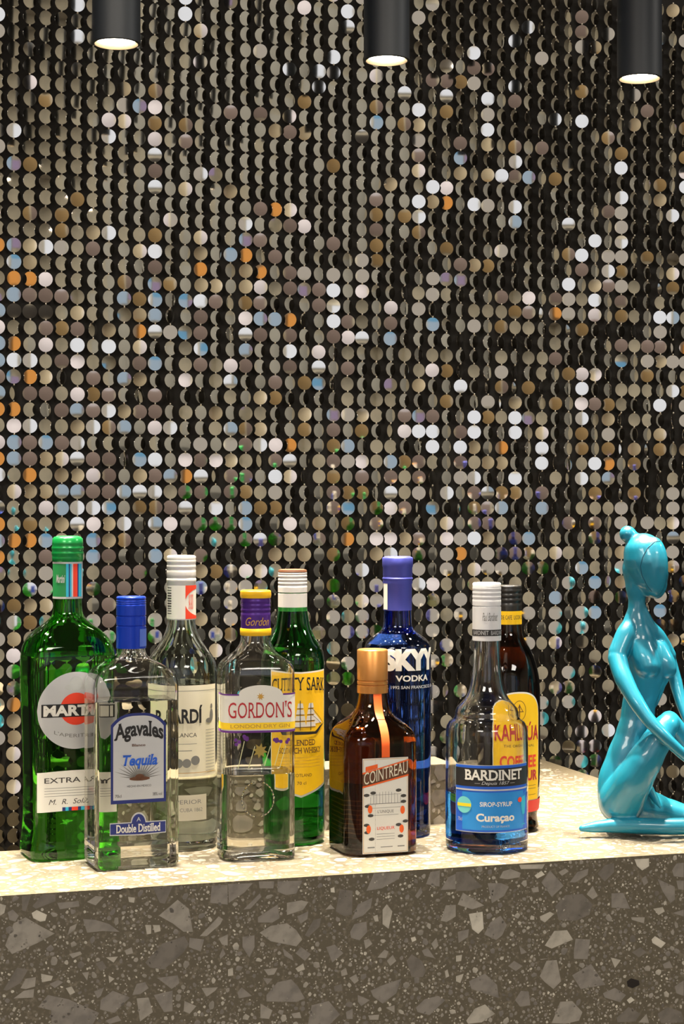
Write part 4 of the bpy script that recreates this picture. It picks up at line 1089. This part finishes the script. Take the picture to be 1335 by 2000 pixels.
chain([(1304,1285,.024,15),(1317,1325,.022,13),(1329,1370,.014,11.5),(1346,1412,.002,11),(1370,1462,-.014,9.5),(1394,1505,-.028,8.5)])
chain([(1214,1562,-.012,45),(1232,1530,-.028,39),(1254,1493,-.037,34),(1277,1455,-.038,29),(1297,1422,-.032,24),(1306,1411,-.026,20)])            # raised thigh
chain([(1306,1408,-.020,20),(1326,1432,-.016,19),(1352,1474,-.008,17),(1386,1540,.004,13),(1408,1588,.012,10)])                                 # its shin
chain([(1404,1598,.012,10),(1425,1612,.004,9),(1448,1619,-.004,6)])
chain([(1224,1574,.006,42),(1262,1578,.020,36),(1300,1588,.028,30),(1345,1598,.026,25),(1395,1604,.010,21),(1412,1607,-.006,18)])                 # folded thigh
chain([(1412,1607,-.006,18),(1370,1612,-.022,16.5),(1310,1614,-.030,16.5),(1250,1613,-.032,16),(1205,1612,-.030,15),(1172,1614,-.030,12),(1136,1618,-.030,7)])
chain([(1262,1532,.002,10),(1276,1556,-.010,8),(1290,1578,-.022,3)])
for k, (a, b) in enumerate(((1394,1512),(1398,1518),(1400,1524),(1398,1530))): chain([(1384,1514+k*3,-.040+k*.001,4),(a+6,b,-.036,3.2),(a+10,b+8,-.030,2.6)])   # clasped fingers
chain([(1384,1510,-.038,4),(1392,1502,-.034,3.2)])
for k in range(4): chain([(1392,1502+k*4,-.030,3.6),(1404,1508+k*4,-.038,3),(1402,1516+k*4,-.044,2.5)])
V = np.concatenate(SV); V[:, 2] = np.maximum(V[:, 2], TOP)
me = bpy.data.meshes.new('t'); me.from_pydata(V.tolist(), [], SF)
o = bpy.data.objects.new('t', me); C.objects.link(o)
m = o.modifiers.new('r', 'REMESH'); m.mode = 'VOXEL'; m.voxel_size = 0.0011; m.adaptivity = 0
m = o.modifiers.new('s', 'SMOOTH'); m.factor = .6; m.iterations = 14
bpy.context.view_layer.update()
me2 = bpy.data.meshes.new_from_object(o.evaluated_get(bpy.context.evaluated_depsgraph_get()))
bpy.data.objects.remove(o)
co = np.zeros(len(me2.vertices)*3); me2.vertices.foreach_get('co', co); co = co.reshape(-1, 3)
base_ = np.array(sp(1240, 1625, 0)); base_[2] = TOP+.0003
co[:, 2] = np.maximum(co[:, 2], TOP+.0003); co -= base_; me2.vertices.foreach_set('co', co.ravel())
me2.polygons.foreach_set('use_smooth', [True]*len(me2.polygons)); me2.update()
m_teal = material('turquoise_glaze', srgb(22, 126, 154), .36, coat=.5)
me2.name = 'statuette'; me2.materials.clear(); me2.materials.append(m_teal)
st = tag(empty('statuette', tuple(base_)), 'glossy turquoise figurine of a slender seated woman with a hair bun hugging one raised knee', 'statuette')
o = bpy.data.objects.new('figure', me2); C.objects.link(o); o.parent = st
# hairline crease, its shade put on as a thin dark tube
hl = [(1303,1062),(1292,1056),(1278,1058),(1264,1070),(1254,1088),(1250,1106),(1253,1124),(1262,1142),(1274,1158)]

from mathutils.bvhtree import BVHTree
bvh = BVHTree.FromPolygons([tuple(c) for c in co], [tuple(p.vertices) for p in me2.polygons])
org = Vector((0, 0, EYE))-Vector(base_); pts = []
for i in range(len(hl)-1):
    for j in range(6):
        t = j/6; px = hl[i][0]+(hl[i+1][0]-hl[i][0])*t; py = hl[i][1]+(hl[i+1][1]-hl[i][1])*t
        d = (sp(px, py, 0)-Vector((0, 0, EYE))).normalized(); q = bvh.ray_cast(org, d)
        if q[0] is not None: pts.append((q[0], q[1]))
V, Fc = [], []
for i, (p, nn) in enumerate(pts):
    a = pts[max(0, i-1)][0]; b = pts[min(len(pts)-1, i+1)][0]; tdir = (b-a).normalized(); sd_ = tdir.cross(nn).normalized()
    for k in range(6):
        th = 2*PI*k/6; V.append(p + (sd_*math.cos(th)+nn*math.sin(th))*.00045)
for i in range(len(pts)-1):
    for k in range(6): Fc.append((i*6+k, i*6+(k+1) % 6, (i+1)*6+(k+1) % 6, (i+1)*6+k))
mesh('hairline', V, Fc, material('hairline_shade', srgb(12, 84, 110), .5), st)
